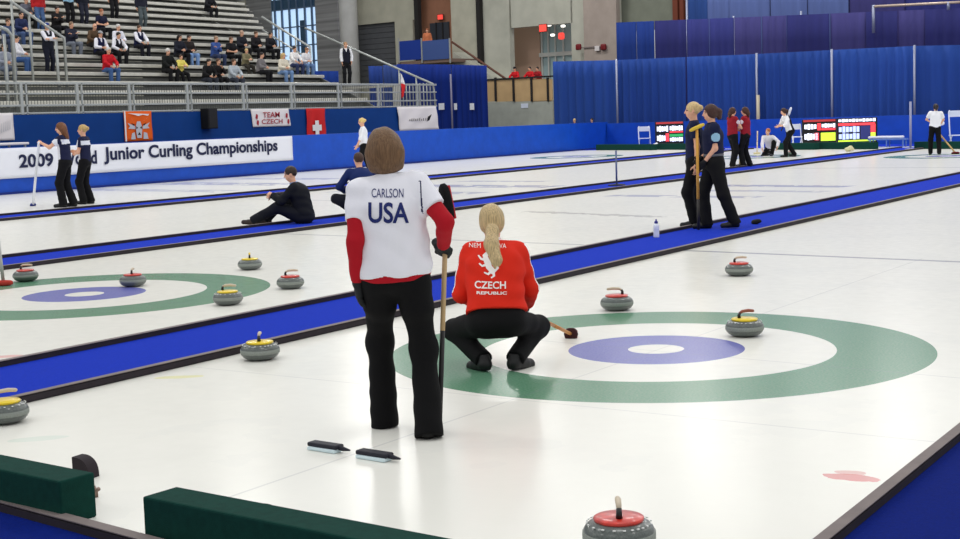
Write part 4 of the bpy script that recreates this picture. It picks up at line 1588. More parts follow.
bm = B(); box(bm, (SX - 3.9, (YE + 2.3 + Y1) / 2, PLZ - 0.04), (4.2, Y1 - YE - 2.4, 0.08))
box(bm, (SX - 1.84, (YE + 2.3 + Y1) / 2, PLZ - 0.5), (0.06, Y1 - YE - 2.4, 0.9))
sobj('end_platform', bm, alu, stand)
# yellow step edges on the aisle at the left
bm = B()
for k in range(1, 5):
    box(bm, (rowx(k) - 0.02, atX(62, 85, rowx(k))[1], rowz(k) + 0.0), (0.05, 0.7, 0.05))
tag(sobj('step_edges', bm, mat('step_yellow', (214, 186, 70), 0.7), stand), 'yellow step edges', None)

# front fence
FX = SX + 0.0
zf0, zf1 = SZ, SZ + 0.93
fence = thing('fence', 'grey metal guard fence along the front of the grandstand', 'fence', (FX, 32, zf0))
fo = (FX, 32, zf0)
for x in (-28, 21, 77, 129, 187, 243, 291, 338, 378, 417):
    y = atX(x, 95, FX)[1]
    bm = B(); box(bm, (FX, y, (zf0 + zf1) / 2), (0.07, 0.11, zf1 - zf0), 0, 0.01)
    box(bm, (FX, y + 0.19, (zf0 + zf1) / 2), (0.05, 0.05, zf1 - zf0))
    sobj('post', bm, steel, fence, fo)
for z, h in ((zf1, 0.075), (zf0 + 0.62, 0.05), (zf0 + 0.27, 0.06), (zf0 + 0.04, 0.05)):
    bm = B(); box(bm, (FX, (Y0 + Y1) / 2, z), (0.05, Y1 - Y0, h), 0, 0.01)
    sobj('rail', bm, steel, fence, fo)
bm = B()
y = Y0
while y < Y1:
    box(bm, (FX - 0.01, y, (zf0 + zf1) / 2), (0.011, 0.011, zf1 - zf0))
    y += 0.115
tag(sobj('pickets', bm, mat('galvanised_dark', (92, 96, 94), 0.5, 0.4, 0.3), fence, fo), 'thin close set upright bars', None, kind='stuff')

# end fence and stair handrails
ef = thing('handrail', 'sloping metal handrail with upright bars at the right end of the grandstand', 'handrail', (SX - 1, Y1, SZ))
eo = (SX - 1, Y1, SZ)
yE = Y1 - 0.05
pA, pB = atY(305, 28, yE), atY(433, 84, yE)
bm = B(); tube(bm, [pA, pB, (pB[0] + 0.1, yE, SZ)], 0.045, 8); sobj('top_rail', bm, steel, ef, eo, True)
for i in range(10):
    u = i / 9
    x = pB[0] - 0.15 - u * 1.6
    zt_ = pB[2] + (pA[2] - pB[2]) * (pB[0] - x) / (pB[0] - pA[0])
    bm = B(); tube(bm, [(x, yE, SZ), (x, yE, min(zt_, zf1 + 0.1) if i not in (4, 9) else zt_)], 0.022 if i not in (4, 9) else 0.035, 6); sobj('upright', bm, steel, ef, eo, True)
er = thing('handrail', 'sloping metal handrail closing the seat rows beside the big window', 'handrail', (SX - 4, YE, SZ))
eo2 = (SX - 4, YE, SZ)
yS = YE + 0.1
pA2, pB2 = atY(262, 17, yS), atY(310, 47, yS)
pC2 = atY(310, 78, yS)
bm = B(); tube(bm, [pA2, pB2, (pB2[0], yS, pC2[2])], 0.05, 8); sobj('top_rail', bm, steel, er, eo2, True)
for u in (0.35, 0.7):
    q = pA2 + (pB2 - pA2) * u
    bm = B(); tube(bm, [q, (q[0], yS, q[2] - 1.0)], 0.035, 8); sobj('upright', bm, steel, er, eo2, True)
bm = B()
tube(bm, [pA2 - np.array([0, 0, 0.55]), pB2 - np.array([0, 0, 0.55])], 0.035, 8); sobj('middle_rail', bm, steel, er, eo2, True)
# aisle handrails at the left
XR = rowx(3)
ha = thing('handrail', 'sloping aisle handrail on the left part of the grandstand', 'handrail', (XR, 26, SZ))
ho = (XR, 26, SZ)
a1, a2, a3 = atX(10, 1, XR), atX(64, 38, XR), atX(64, 80, XR)
bm = B(); tube(bm, [a1, a2, (XR, a2[1], rowz(2))], 0.05, 8); sobj('top_rail', bm, steel, ha, ho, True)
for u in (0.02, 0.34):
    q = a1 + (a2 - a1) * u
    bm = B(); tube(bm, [q, (XR, q[1], q[2] - 2.2)], 0.04, 8); sobj('upright', bm, steel, ha, ho, True)
bm = B(); tube(bm, [(XR, a2[1] - 0.35, rowz(2)), (XR, a2[1] - 0.35, a2[2] - 0.1)], 0.05, 8); sobj('upright', bm, steel, ha, ho, True)
XR2 = rowx(1)
hb = thing('handrail', 'short bent handrail at the left edge of the grandstand', 'handrail', (XR2, 24, SZ))
ho2 = (XR2, 24, SZ)
a1, a2, a3 = atX(-14, 21, XR2), atX(7, 30, XR2), atX(12, 36, XR2)
bm = B(); tube(bm, [a1, a2, a3, (XR2, a3[1], rowz(0))], 0.055, 8); sobj('top_rail', bm, steel, hb, ho2, True)
bm = B(); tube(bm, [(XR2, a3[1] - 0.3, rowz(0)), (XR2, a3[1] - 0.3, a3[2] + 0.05)], 0.05, 8); sobj('upright', bm, steel, hb, ho2, True)

# ------------------------------------------------------------------ flags and cloths hung on the skirt
XS = SX + 0.02


def hang(name, label, cat, x0, x1, ytl, ybl, m, amp=0.02, skew=0.0, group=None, freq=1.5):
    a, b_ = atX(x0, ybl, XS), atX(x1, ybl, XS)
    c = atX(x0, ytl, XS)
    t = thing(name, label, cat, (XS, a[1], c[2]), 0, group)
    wd, hh = b_[1] - a[1], c[2] - a[2]
    cloth('cloth', (0, skew, -hh), (0, wd + skew, -hh), (0, wd, 0), (0, 0, 0), 20, 10, m, t, amp, (1, 0, 0), freq)
    return t, wd, hh


def flat_shape(bm, pts, X):
    bm.faces.new([bm.verts.new((X, p[0], p[1])) for p in pts])


t, wd, hh = hang('flag', 'orange flag with a grey and black winged emblem hanging on the blue skirt', 'flag', 124.5, 152.5, 111.5, 141.5, mat('flag_orange', (232, 96, 22), 0.8, bump=0.2, bscale=6))
bm = B()
X = 0.052


def fp(u, v): return (u * wd, -hh + v * hh)


for poly in ([(0.42, 0.10), (0.58, 0.10), (0.62, 0.45), (0.56, 0.66), (0.44, 0.66), (0.38, 0.45)], [(0.36, 0.50), (0.10, 0.62), (0.18, 0.50), (0.12, 0.42), (0.36, 0.40)], [(0.64, 0.50), (0.64, 0.40), (0.88, 0.42), (0.82, 0.50), (0.90, 0.62)],
             [(0.20, 0.06), (0.36, 0.06), (0.34, 0.30), (0.24, 0.26)], [(0.64, 0.06), (0.82, 0.06), (0.78, 0.26), (0.66, 0.30)], [(0.30, 0.70), (0.12, 0.84), (0.38, 0.64)], [(0.70, 0.70), (0.62, 0.64), (0.90, 0.84)]):
    flat_shape(bm, [fp(*p) for p in poly], X)
tag(obj('emblem', bm, mat('emblem_grey', (196, 198, 206), 0.7), t), 'grey winged emblem', None)
bm = B()
for poly in ([(0.40, 0.40), (0.47, 0.44), (0.40, 0.50)], [(0.60, 0.40), (0.60, 0.50), (0.53, 0.44)], [(0.30, 0.52), (0.38, 0.54), (0.22, 0.62)], [(0.70, 0.52), (0.78, 0.62), (0.62, 0.54)], [(0.44, 0.20), (0.56, 0.20), (0.50, 0.30)]):
    flat_shape(bm, [fp(*p) for p in poly], X + 0.004)
tag(obj('emblem_marks', bm, mat('emblem_black', (30, 28, 30), 0.7), t), 'black marks of the emblem', None)
bm = B()
flat_shape(bm, [fp(0.0, 0.0), fp(0.05, 0.0), fp(0.05, 1.0), fp(0.0, 1.0)], X)
flat_shape(bm, [fp(0.12, 0.94), fp(0.90, 0.90), fp(0.84, 0.84), fp(0.66, 0.88), fp(0.50, 0.84), fp(0.3, 0.90)], X)
tag(obj('white_edge', bm, mat('flag_white', (236, 234, 234), 0.8), t), 'white edge', None)

t = thing('loudspeaker', 'black loudspeaker hanging on the blue skirt below the fence', 'speaker', (SX, atX(205, 118, SX)[1], 0))
zl, zh_ = atX(205, 129, SX)[2], atX(205, 108.5, SX)[2]
bm = B(); box(bm, (0.19, 0, (zl + zh_) / 2), (0.36, 0.47, zh_ - zl), 0, 0.02)
obj('cabinet', bm, mat('speaker_black', (18, 18, 20), 0.7, 0.3), t)
bm = B(); box(bm, (0.375, 0, (zl + zh_) / 2), (0.02, 0.40, (zh_ - zl) * 0.9), 0, 0.008)
obj('grille', bm, mat('speaker_grille', (34, 34, 38), 0.8, 0.3, noise=0.4, nscale=90), t)

t, wd, hh = hang('cloth_sign', 'white cloth sign with red hand lettering hanging left of the red cross flag', 'sign', 251.0, 289.0, 109.3, 127.2, mat('sign_white', (236, 230, 230), 0.8, bump=0.2, bscale=4), 0.015, 0.09)
redp = mat('sign_red', (170, 44, 60), 0.8)
place_text('lettering', 'TEAM', (0.045, wd * 0.30, -hh * 0.48), (0, 1, 0.0), (0, 0, 1), wd * 0.44, hh * 0.30, redp, t, 0.01)
place_text('lettering', 'CZECH', (0.045, wd * 0.26, -hh * 0.84), (0, 1, 0.0), (0, 0, 1), wd * 0.55, hh * 0.26, redp, t, 0.01)
bm = B()
for u, v in ((0.14, -0.42), (0.16, -0.76), (0.93, -0.40), (0.97, -0.74)):
    n = 9
    flat_shape(bm, [(wd * u + 0.055 * math.cos(2 * PI * i / n) * (1 + 0.3 * (i % 2)), hh * v + 0.085 * math.sin(2 * PI * i / n) * (1 + 0.3 * (i % 2))) for i in range(n)], 0.045)
tag(obj('leaf_marks', bm, redp, t), 'small red leaf shaped marks', None)

t, wd, hh = hang('flag', 'red flag with a white cross hanging under the fence', 'flag', 306.5, 325.5, 108.5, 136.5, mat('flag_red', (206, 34, 36), 0.8, bump=0.2, bscale=6), 0.03)
bm = B()
cx, cz, aw, al = wd * 0.50, -hh * 0.70, 0.11, 0.27
flat_shape(bm, [(cx - aw, cz - al), (cx + aw, cz - al), (cx + aw, cz - aw), (cx + al, cz - aw), (cx + al, cz + aw), (cx + aw, cz + aw), (cx + aw, cz + al), (cx - aw, cz + al), (cx - aw, cz + aw), (cx - al, cz + aw), (cx - al, cz - aw), (cx - aw, cz - aw)], 0.075)
tag(obj('cross', bm, mat('flag_white', (236, 234, 234), 0.8), t), 'white cross', None)

t, wd, hh = hang('cloth_sign', 'white cloth banner with small dark script at the right end of the skirt', 'sign', 397.0, 436.0, 107.0, 131.0, mat('sign_white', (236, 230, 230), 0.8, bump=0.2, bscale=4), 0.035, 0.14, freq=1.2)
bm = B()
for i in range(9):
    u = 0.28 + 0.05 * i
    flat_shape(bm, [(wd * u, -hh * 0.60), (wd * u + 0.05, -hh * (0.60 + 0.02 * (i % 2))), (wd * u + 0.06, -hh * (0.52 - 0.03 * (i % 3))), (wd * u + 0.01, -hh * (0.53 - 0.02 * (i % 2)))], 0.085)
flat_shape(bm, [(wd * 0.74, -hh * 0.62), (wd * 0.79, -hh * 0.60), (wd * 0.86, -hh * 0.34), (wd * 0.76, -hh * 0.44)], 0.085)
tag(obj('script', bm, mat('emblem_black', (30, 28, 30), 0.7), t), 'small dark script', None)

# small red and white flag held on the fence
yF = atX(401, 90, FX + 0.08)[1]
t = thing('flag', 'small red and white flag hanging over the fence near its right end', 'flag', (FX + 0.06, yF, zf1))
z1, z0 = atX(401, 73, FX)[2] - zf1, atX(401, 99, FX)[2] - zf1
bm = B(); tube(bm, [(0, 0, z0), (0, 0, z1)], 0.012, 6); obj('stick', bm, steel, t, True)
cloth('red_cloth', (0.01, 0.0, z0), (0.01, 0.16, z0 + 0.12), (0.01, 0.30, (z0 * 0.45 + z1 * 0.55)), (0.01, 0, z1 * 0.6 + z0 * 0.4), 6, 6, mat('flag_red', (206, 34, 36), 0.8), t, 0.02)
cloth('white_cloth', (0.01, 0, z1 * 0.6 + z0 * 0.4), (0.01, 0.30, z0 * 0.45 + z1 * 0.55), (0.01, 0.12, z1 * 0.85 + z0 * 0.15), (0.01, 0.0, z1), 6, 4, mat('flag_white', (236, 234, 234), 0.8), t, 0.02)

# white notice hung at the far left of the skirt, and the white board in front of it
t, wd, hh = hang('cloth_sign', 'white sheet hanging at the far left end of the blue skirt', 'sign', -40, 14.5, 114, 142, mat('sign_white', (236, 230, 230), 0.8), 0.012, 0.0)
bm = B()
for i in range(6):
    flat_shape(bm, [(wd * (0.70 + 0.04 * i), -hh * (0.75 - 0.03 * i)), (wd * (0.72 + 0.04 * i), -hh * (0.75 - 0.03 * i)), (wd * (0.73 + 0.04 * i), -hh * (0.40 - 0.03 * i)), (wd * (0.72 + 0.04 * i), -hh * (0.40 - 0.03 * i))], 0.045)
tag(obj('faint_marks', bm, mat('faint_grey', (206, 206, 208), 0.8), t), 'faint grey marks', None)
t = thing('table', 'white topped table standing behind the left end of the long banner', 'table', (-32.2, atX(-13, 140, -32.2)[1], 0))
ztp = atX(10, 142.5, -32.2)[2]
bm = B(); box(bm, (0, 0, ztp - 0.04), (0.8, 2.2, 0.07), 0, 0.02); obj('table_top', bm, mat('sign_white', (236, 230, 230), 0.8), t)
for sx in (-0.33, 0.33):
    for sy in (-1.0, 1.0):
        bm = B(); box(bm, (sx, sy, ztp / 2 - 0.04), (0.05, 0.05, ztp - 0.07)); obj('leg', bm, steel, t)

# ------------------------------------------------------------------ hall wall behind everything
WB0 = np.array([-50.0, 72.0])
WD = nv(np.array([1.0, -0.15]))
WN = np.array([WD[1], -WD[0]])            # towards the camera side (-Y)


def wpt(x, y, off=0.0):
    P0 = WB0 + WN * off
    q = at(x, y, (P0[0], P0[1], 0), (WN[0], WN[1], 0))
    return np.array([(q[:2] - WB0) @ WD, q[2]])


WM = Matrix(((WD[0], -WN[0], 0, WB0[0]), (WD[1], -WN[1], 0, WB0[1]), (0, 0, 1, 0), (0, 0, 0, 1)))   # local x along the wall, y away, z up


def wbox(bm, x0, y0, x1, y1, off, depth, z0=None, bevel=0.0):
    """box whose front face shows between photo positions, off metres in front of the wall line"""
    a, b_ = wpt(x0, (y0 + y1) / 2, off)[0], wpt(x1, (y0 + y1) / 2, off)[0]
    zt_, zb_ = wpt((x0 + x1) / 2, y0, off)[1], wpt((x0 + x1) / 2, y1, off)[1]
    if z0 is not None: zb_ = z0
    box(bm, ((a + b_) / 2, -off + depth / 2, (zt_ + zb_) / 2), (b_ - a, depth, zt_ - zb_), 0, bevel)


def wobj(name, bm, m, parent=None):
    o = obj(name, bm, m, parent)
    if parent is None: o.matrix_world = WM
    return o


conc = mat('concrete_light', (178, 176, 160), 0.9, 0.2, noise=0.10, nscale=1.2, bump=0.2, bscale=8)
conc2 = mat('concrete_end', (176, 176, 164), 0.9, 0.2, noise=0.12, nscale=0.9, bump=0.2, bscale=8)
brown = mat('brown_panel', (150, 106, 84), 0.85, 0.2, noise=0.08, nscale=2)
darkc = mat('dark_column', (36, 34, 34), 0.8)
# main wall in pieces, leaving the openings
wall = B()
wbox(wall, 355, -60, 415, 22.5, 0, 0.4)
wbox(wall, 397, 18, 415, 150, 0.005, 0.4)
wbox(wall, 355, 22.5, 357.5, 150, 0, 0.4)
wbox(wall, 452, -60, 478, 150, 0, 0.4)
wbox(wall, 415, 64, 452, 150, 0, 0.4)
wbox(wall, 357.5, 84, 397, 150, 0, 0.4)
struct(wobj('wall_far', wall, conc))
wall = B()
wbox(wall, 478, -60, 510, 150, 0, 0.4)
wbox(wall, 510, -60, 571.5, 25.5, 0, 0.4)
wbox(wall, 510, 80, 571.5, 150, 0, 0.4)
wbox(wall, 571.5, -60, 618, 150, 0, 0.4)
struct(wobj('wall_end', wall, conc2))
bm = B(); wbox(bm, 584, -60, 617, 150, 0.35, 0.34)
struct(wobj('wall_pier', bm, mat('concrete_pier', (158, 146, 138), 0.9, 0.2, noise=0.08, nscale=2)))
wall = B()
wbox(wall, 255, -60, 272, 120, -0.2, 0.4)
wbox(wall, 316, -60, 338, 120, 0, 0.4)
wbox(wall, 272, 76, 316, 120, 0, 0.4)
wbox(wall, 120, -60, 255, 120, -0.3, 0.3)
struct(wobj('wall_cladding', wall, mat('grey_cladding', (150, 150, 152), 0.7, 0.3, 0.1, noise=0.35, nscale=5, stretch=(0.02, 0.02, 1.0), bump=0.3, bscale=4)))
bm = B()
a, b_ = wpt(337, 40, 1.2)[0], wpt(355, 40, 1.2)[0]
for i in range(1):
    lathe(bm, [(0, 0), ((b_ - a) * 0.36, 0), ((b_ - a) * 0.36, 16), (0, 16)], 28, ((a + b_) / 2, -0.9, 0))
o = wobj('wall_pillar', bm, mat('pillar_concrete', (190, 190, 188), 0.85, 0.2, noise=0.06, nscale=2)); struct(o)
for p in o.data.polygons: p.use_smooth = abs(p.normal.z) < 0.5
bm = B(); wbox(bm, 413.5, -60, 417.5, 62, 0.3, 0.3); struct(wobj('trim_1', bm, darkc))
bm = B(); wbox(bm, 475.8, -60, 479.5, 80, 0.3, 0.3); struct(wobj('trim_2', bm, darkc))

# big window
t = thing('window', None, None); t.name = 'window_1'; t['kind'] = 'structure'
for k_ in ('label', 'category'):
    if k_ in t: del t[k_]
t.matrix_world = WM
bm = B(); wbox(bm, 271, -60, 317, 76, -0.30, 0.05)
obj('glass', bm, emit('daylight_glass', (186, 214, 240), 0.85), t)
frame_m = mat('window_frame', (92, 116, 146), 0.5, 0.4)
bm = B()
for x in (274, 281, 288.5, 296, 304, 311):
    wbox(bm, x - 0.6, -60, x + 0.6, 76, -0.10, 0.12)
for y in (-8, 8.5, 27, 46, 62):
    wbox(bm, 271, y - 0.6, 317, y + 0.6, -0.12, 0.10)
obj('frame', bm, frame_m, t)
bm = B(); wbox(bm, 271, -2, 317, 8, -0.18, 0.05); wbox(bm, 301, 20, 307, 76, -0.18, 0.05)
tag(obj('tinted_panel', bm, mat('window_tint', (54, 88, 118), 0.3, 0.5), t), 'dark tinted pane', None)

# garage door
bm = B()
z0_, z1_ = wpt(377, 86, -0.2)[1], wpt(377, 22.5, -0.2)[1]
for i in range(12):
    za = z0_ + (z1_ - z0_) * i / 12
    a, b_ = wpt(357, 50, -0.2)[0], wpt(397.5, 50, -0.2)[0]
    box(bm, ((a + b_) / 2, 0.24, za + (z1_ - z0_) / 24), (b_ - a, 0.06, (z1_ - z0_) / 12 - 0.02), 0, 0.012)
box(bm, ((a + b_) / 2, 0.30, (z0_ + z1_) / 2), (b_ - a, 0.04, z1_ - z0_))
struct(wobj('door_1', bm, mat('roller_door', (84, 86, 90), 0.7, 0.3, noise=0.08, nscale=3)))
# brown recess with dark window, exit light
bm = B(); wbox(bm, 415, -60, 453, 66, -0.8, 0.2); struct(wobj('wall_recess', bm, brown))
bm = B(); wbox(bm, 430, 22.5, 449, 42, -0.72, 0.06)
o = wobj('window_2', bm, mat('dark_window', (52, 56, 66), 0.3, 0.5)); struct(o)
bm = B()
for x in (436, 442.5): wbox(bm, x - 0.4, 22.5, x + 0.4, 42, -0.66, 0.05)
obj('glazing_bar', bm, darkc, o)


def wthing(name, label, cat, x, y, off, group=None):
    s_, z_ = wpt(x, y, off)
    p = WM @ Vector((s_, -off, z_))
    t = thing(name, label, cat, tuple(p), math.atan2(WD[1], WD[0]), group)
    return t, s_, z_, off


def wchild(name, t, f, m, smooth=False):
    """f(bm) builds in wall coordinates; the mesh is moved into the thing's own axes"""
    o_, s_, z_, off = t
    bm = B(); f(bm)
    bmesh.ops.translate(bm, verts=bm.verts, vec=(-s_, off, -z_))
    return obj(name, bm, m, o_, smooth)


red_l = emit('red_light', (240, 70, 60), 0.85)
t = wthing('exit_light', 'glowing red exit light on the brown recess above the dark window', 'exit light', 440, 17, -0.55)
wchild('housing', t, lambda bm: wbox(bm, 437, 14, 443, 20, -0.55, 0.10, bevel=0.02), mat('sign_housing', (120, 60, 50), 0.6))
wchild('lit_face', t, lambda bm: wbox(bm, 437.6, 14.8, 442.4, 19.4, -0.53, 0.03), red_l)
t = wthing('exit_sign', 'red lit exit sign in the upper left of the concrete opening', 'exit sign', 542, 27.5, 0.05)
wchild('housing', t, lambda bm: wbox(bm, 538.6, 24, 546.6, 32, 0.05, 0.12, bevel=0.02), mat('sign_housing', (120, 60, 50), 0.6))
wchild('lit_face', t, lambda bm: wbox(bm, 539.2, 24.8, 546, 31.4, 0.08, 0.03), red_l)
t = wthing('ceiling_lamp', 'round red lamp deeper inside the concrete opening', 'lamp', 560, 36, -1.0)
wchild('lamp_body', t, lambda bm: wbox(bm, 557.5, 32.5, 562.5, 39.5, -1.0, 0.25, bevel=0.09), red_l)
for i, (x, y, lab) in enumerate(((548, 25, 'small white ceiling lamp at the lintel of the concrete opening, left one'), (562, 26, 'small white ceiling lamp at the lintel of the concrete opening, right one'), (551.5, 35, 'white lamp hanging below the lintel between the two red lights'))):
    t = wthing('ceiling_lamp', lab, 'lamp', x, y, -0.5)
    wchild('lamp_glass', t, lambda bm, x=x, y=y: wbox(bm, x - 1.6, y - 1.2, x + 1.6, y + 1.2, -0.5, 0.2, bevel=0.05), emit('white_lamp', (255, 250, 240), 2.0))
# interior of the opening
bm = B(); wbox(bm, 508, 20, 540, 84, -2.2, 0.2); struct(wobj('wall_inside_brown', bm, mat('brown_inside', (196, 164, 144), 0.9)))
t = thing('window', None, None); t.name = 'window_3'
for k_ in ('label', 'category'):
    if k_ in t: del t[k_]
t['kind'] = 'structure'
t.matrix_world = WM
bm = B(); wbox(bm, 539, 20, 573, 84, -2.3, 0.1); obj('glass', bm, mat('lobby_glass', (170, 192, 196), 0.25, 0.5), t)
bm = B()
for x in (541.5, 548, 555, 563): wbox(bm, x - 0.5, 20, x + 0.5, 84, -2.15, 0.1)
wbox(bm, 539, 52, 573, 56, -2.12, 0.1)
obj('frame', bm, mat('lobby_frame', (206, 208, 204), 0.5), t)
bm = B(); wbox(bm, 508, 20, 573, 26, -2.4, 2.4); struct(wobj('ceiling_soffit', bm, mat('soffit', (128, 84, 66), 0.9)))

# twin emergency lamps on the pier
t = wthing('emergency_light', 'twin red and black emergency lamps on a bar on the concrete pier', 'emergency light', 590, 47, 0.36)
wchild('bar', t, lambda bm: wbox(bm, 578, 46.6, 602, 47.8, 0.42, 0.06), mat('lamp_bar', (120, 110, 108), 0.6))
for x in (577.5, 602.5):
    wchild('lamp_head', t, lambda bm, x=x: wbox(bm, x - 2.6, 43.8, x + 2.6, 50.2, 0.55, 0.18, bevel=0.08), mat('lamp_dark_red', (110, 24, 30), 0.5))
wchild('battery_box', t, lambda bm: wbox(bm, 594.5, 46, 599, 51, 0.5, 0.12, bevel=0.02), mat('lamp_box', (206, 200, 200), 0.5))

# balcony with plywood panels
OB = 3.0
ply = mat('plywood', (188, 158, 116), 0.8, 0.2, noise=0.10, nscale=1.5)
t = wthing('balcony', 'balcony with plywood panels and black posts above a pale concrete base', 'balcony', 518, 127, OB)
wchild('concrete_base', t, lambda bm: wbox(bm, 486, 101.5, 553, 132, OB, 2.6, z0=0.0), mat('balcony_concrete', (160, 164, 156), 0.9, 0.2, noise=0.08, nscale=2))
for x0, x1 in ((486.5, 494.5), (496, 512.5), (514, 530.5), (532, 547), (548, 552)):
    wchild('plywood_panel', t, lambda bm, x0=x0, x1=x1: wbox(bm, x0, 79, x1, 101.5, OB, 0.06), ply)
for x in (495.2, 513.2, 531.2, 547.5):
    wchild('post', t, lambda bm, x=x: wbox(bm, x - 0.9, 77.5, x + 0.9, 101.5, OB + 0.06, 0.10), darkc)
wchild('top_rail', t, lambda bm: wbox(bm, 486, 77.2, 553, 78.8, OB + 0.05, 0.08), darkc)
wchild('notice', t, lambda bm: wbox(bm, 521, 103.5, 528, 108, OB + 0.02, 0.02), mat('notice_pale', (206, 214, 230), 0.8))
# stair rail left of it
t = wthing('handrail', 'brown handrail sloping down the concrete wall to the plywood balcony', 'handrail', 480, 60, 1.2)


def _rail(bm):
    a, b_ = wpt(452, 42, 1.2), wpt(506, 79, 1.2)
    tube(bm, [(a[0], -1.2, a[1]), (b_[0], -1.2, b_[1])], 0.07, 8)


wchild('rail_tube', t, _rail, mat('rail_brown', (104, 70, 58), 0.6), True)


def _stair(bm):
    a, b_, c_ = wpt(453, 52, 1.1), wpt(505, 86, 1.1), wpt(453, 90, 1.1)
    vs = [(a[0], a[1]), (b_[0], b_[1]), (b_[0], 0.0), (a[0], 0.0)]
    hexa(bm, [(x, -1.1, z) for x, z in vs] + [(x, -0.05, z) for x, z in vs])


wchild('stair_side', t, _stair, conc2)
# balcony with blue valance, left
OB2 = 2.5
t = wthing('balcony', 'small balcony faced with two blue cloths below the brown recess', 'balcony', 424, 60, OB2)
wchild('valance', t, lambda bm: wbox(bm, 398.5, 40.5, 421, 60, OB2, 0.05), mat('valance_blue', (24, 54, 140), 0.85, bump=0.3, bscale=5))
wchild('valance', t, lambda bm: wbox(bm, 422, 40, 449.5, 59.5, OB2, 0.05), mat('valance_pale', (62, 84, 140), 0.85, bump=0.3, bscale=5))
wchild('floor_slab', t, lambda bm: wbox(bm, 398, 60.2, 450, 63.5, OB2 - 0.05, 2.4), mat('slab_brown', (120, 100, 90), 0.8))
for x in (398.6, 421.5, 449.6):
    wchild('post', t, lambda bm, x=x: wbox(bm, x - 0.5, 38, x + 0.5, 63, OB2 + 0.06, 0.05), steel)

# concrete and brown columns above the upper drapes
bm = B(); wbox(bm, 617, -60, 673, 30, -0.5, 0.4); struct(wobj('wall_end_upper', bm, mat('concrete_greenish', (120, 124, 112), 0.9, 0.2, noise=0.10, nscale=1.5)))
bm = B()
wbox(bm, 672, -60, 677, 30, -0.1, 0.3); wbox(bm, 679, -60, 683, 30, -0.1, 0.3)
wbox(bm, 672, -60, 688, 30, -0.6, 0.3)
struct(wobj('trim_3', bm, mat('brown_column', (110, 56, 40), 0.8)))
bm = B(); wbox(bm, 686, -60, 1100, 60, -1.0, 0.4); struct(wobj('wall_upper_dark', bm, mat('dark_upper', (30, 32, 70), 0.9)))

bm = B(); hexa(bm, [(-66, 8, 0), (-65.6, 8, 0), (-65.6, 76, 0), (-66, 76, 0), (-66, 8, 22), (-65.6, 8, 22), (-65.6, 76, 22), (-66, 76, 22)])
struct(obj('wall_behind_stand', bm, conc))
# ------------------------------------------------------------------ drapes
def drape_mat(name, rgb):
    return mat(name, rgb, 0.9, 0.15, noise=0.10, nscale=1.6, stretch=(2.0, 2.0, 0.15))


def drape(label, Pa, Pb, z0, z1a, z1b, m, folds, amp, seed, group):
    """one hanging drape: from ground point Pa to Pb, folds along its width, a closed cloth with thickness"""
    Pa, Pb = np.asarray(Pa, float), np.asarray(Pb, float)
    d = Pb - Pa
    Lw = np.linalg.norm(d)
    d = d / Lw
    n = np.array([d[1], -d[0]])
    o = bpy.data.objects.new('drape', None)
    rnd = random.Random(seed)
    nx = max(24, int(folds * 8))
    ph = [rnd.uniform(0, 6.28) for _ in range(3)]
    ny = 5
    bm = B()
    prev = None
    grids = []
    for side in (0, 1):
        g = []
        for j in range(ny + 1):
            v = j / ny
            row = []
            for i in range(nx + 1):
                u = i / nx
                z = z0 + (z1a + (z1b - z1a) * u - z0) * v
                k = 1.0 - 0.45 * v
                wv = amp * k * (math.sin(2 * PI * folds * u + ph[0] + 0.8 * math.sin(2 * PI * 1.3 * u + ph[1])) + 0.5 * math.sin(2 * PI * folds * 0.43 * u + ph[2]))
                q = Pa + d * (Lw * u) + n * (wv + (0.012 if side else 0.0))
                row.append(bm.verts.new((q[0] - Pa[0], q[1] - Pa[1], z - z0)))
            g.append(row)
        for j in range(ny):
            for i in range(nx):
                f = (g[j][i], g[j][i + 1], g[j + 1][i + 1], g[j + 1][i])
                bm.faces.new(f if side else f[::-1])
        grids.append(g)
    a, b_ = grids
    for j in range(ny):
        bm.faces.new((a[j][0], a[j + 1][0], b_[j + 1][0], b_[j][0])); bm.faces.new((a[j][nx], b_[j][nx], b_[j + 1][nx], a[j + 1][nx]))
    for i in range(nx):
        bm.faces.new((a[ny][i], a[ny][i + 1], b_[ny][i + 1], b_[ny][i])); bm.faces.new((a[0][i], b_[0][i], b_[0][i + 1], a[0][i + 1]))
    o = obj('drape', bm, m, None, True)
    o.location = (Pa[0], Pa[1], z0)
    return tag(o, label, 'drape', group)


CO = 1.6                                      # drape line behind the far boards


def cpt(x, y, off=CO):
    return onfar(x, y, off)


dl = [drape_mat('drape_blue_a', (42, 74, 150)), drape_mat('drape_blue_b', (38, 68, 140))]
xs = [553.5, 617.5, 687, 757, 832, 914.5, 1085]
tops = [(61.5, 60), (60, 57), (57, 54), (54, 50), (50, 46), (46, 42)]
labs = ['blue drape beside the plywood balcony, leftmost of the tall lower row', 'blue drape right of the drape pole, above the white chair', 'blue drape behind the heads of the navy pair', 'blue drape behind the two women in dark red and the leaning woman',
        'blue drape above the scoreboard with the yellow green corner', 'blue drape behind the woman in white at the far right']
for i in range(6):
    a, b_ = cpt(xs[i], 100), cpt(xs[i + 1], 100)
    drape(labs[i], a[:2] + FD * 0.04, b_[:2] - FD * 0.04, 0.03, cpt(xs[i], tops[i][0])[2], cpt(xs[i + 1], tops[i][1])[2], dl[i % 2], 9 if i else 7, 0.085, 11 + i, 'lower blue drapes')
polem = mat('drape_pole', (146, 152, 176), 0.45, 0.5, 0.4)
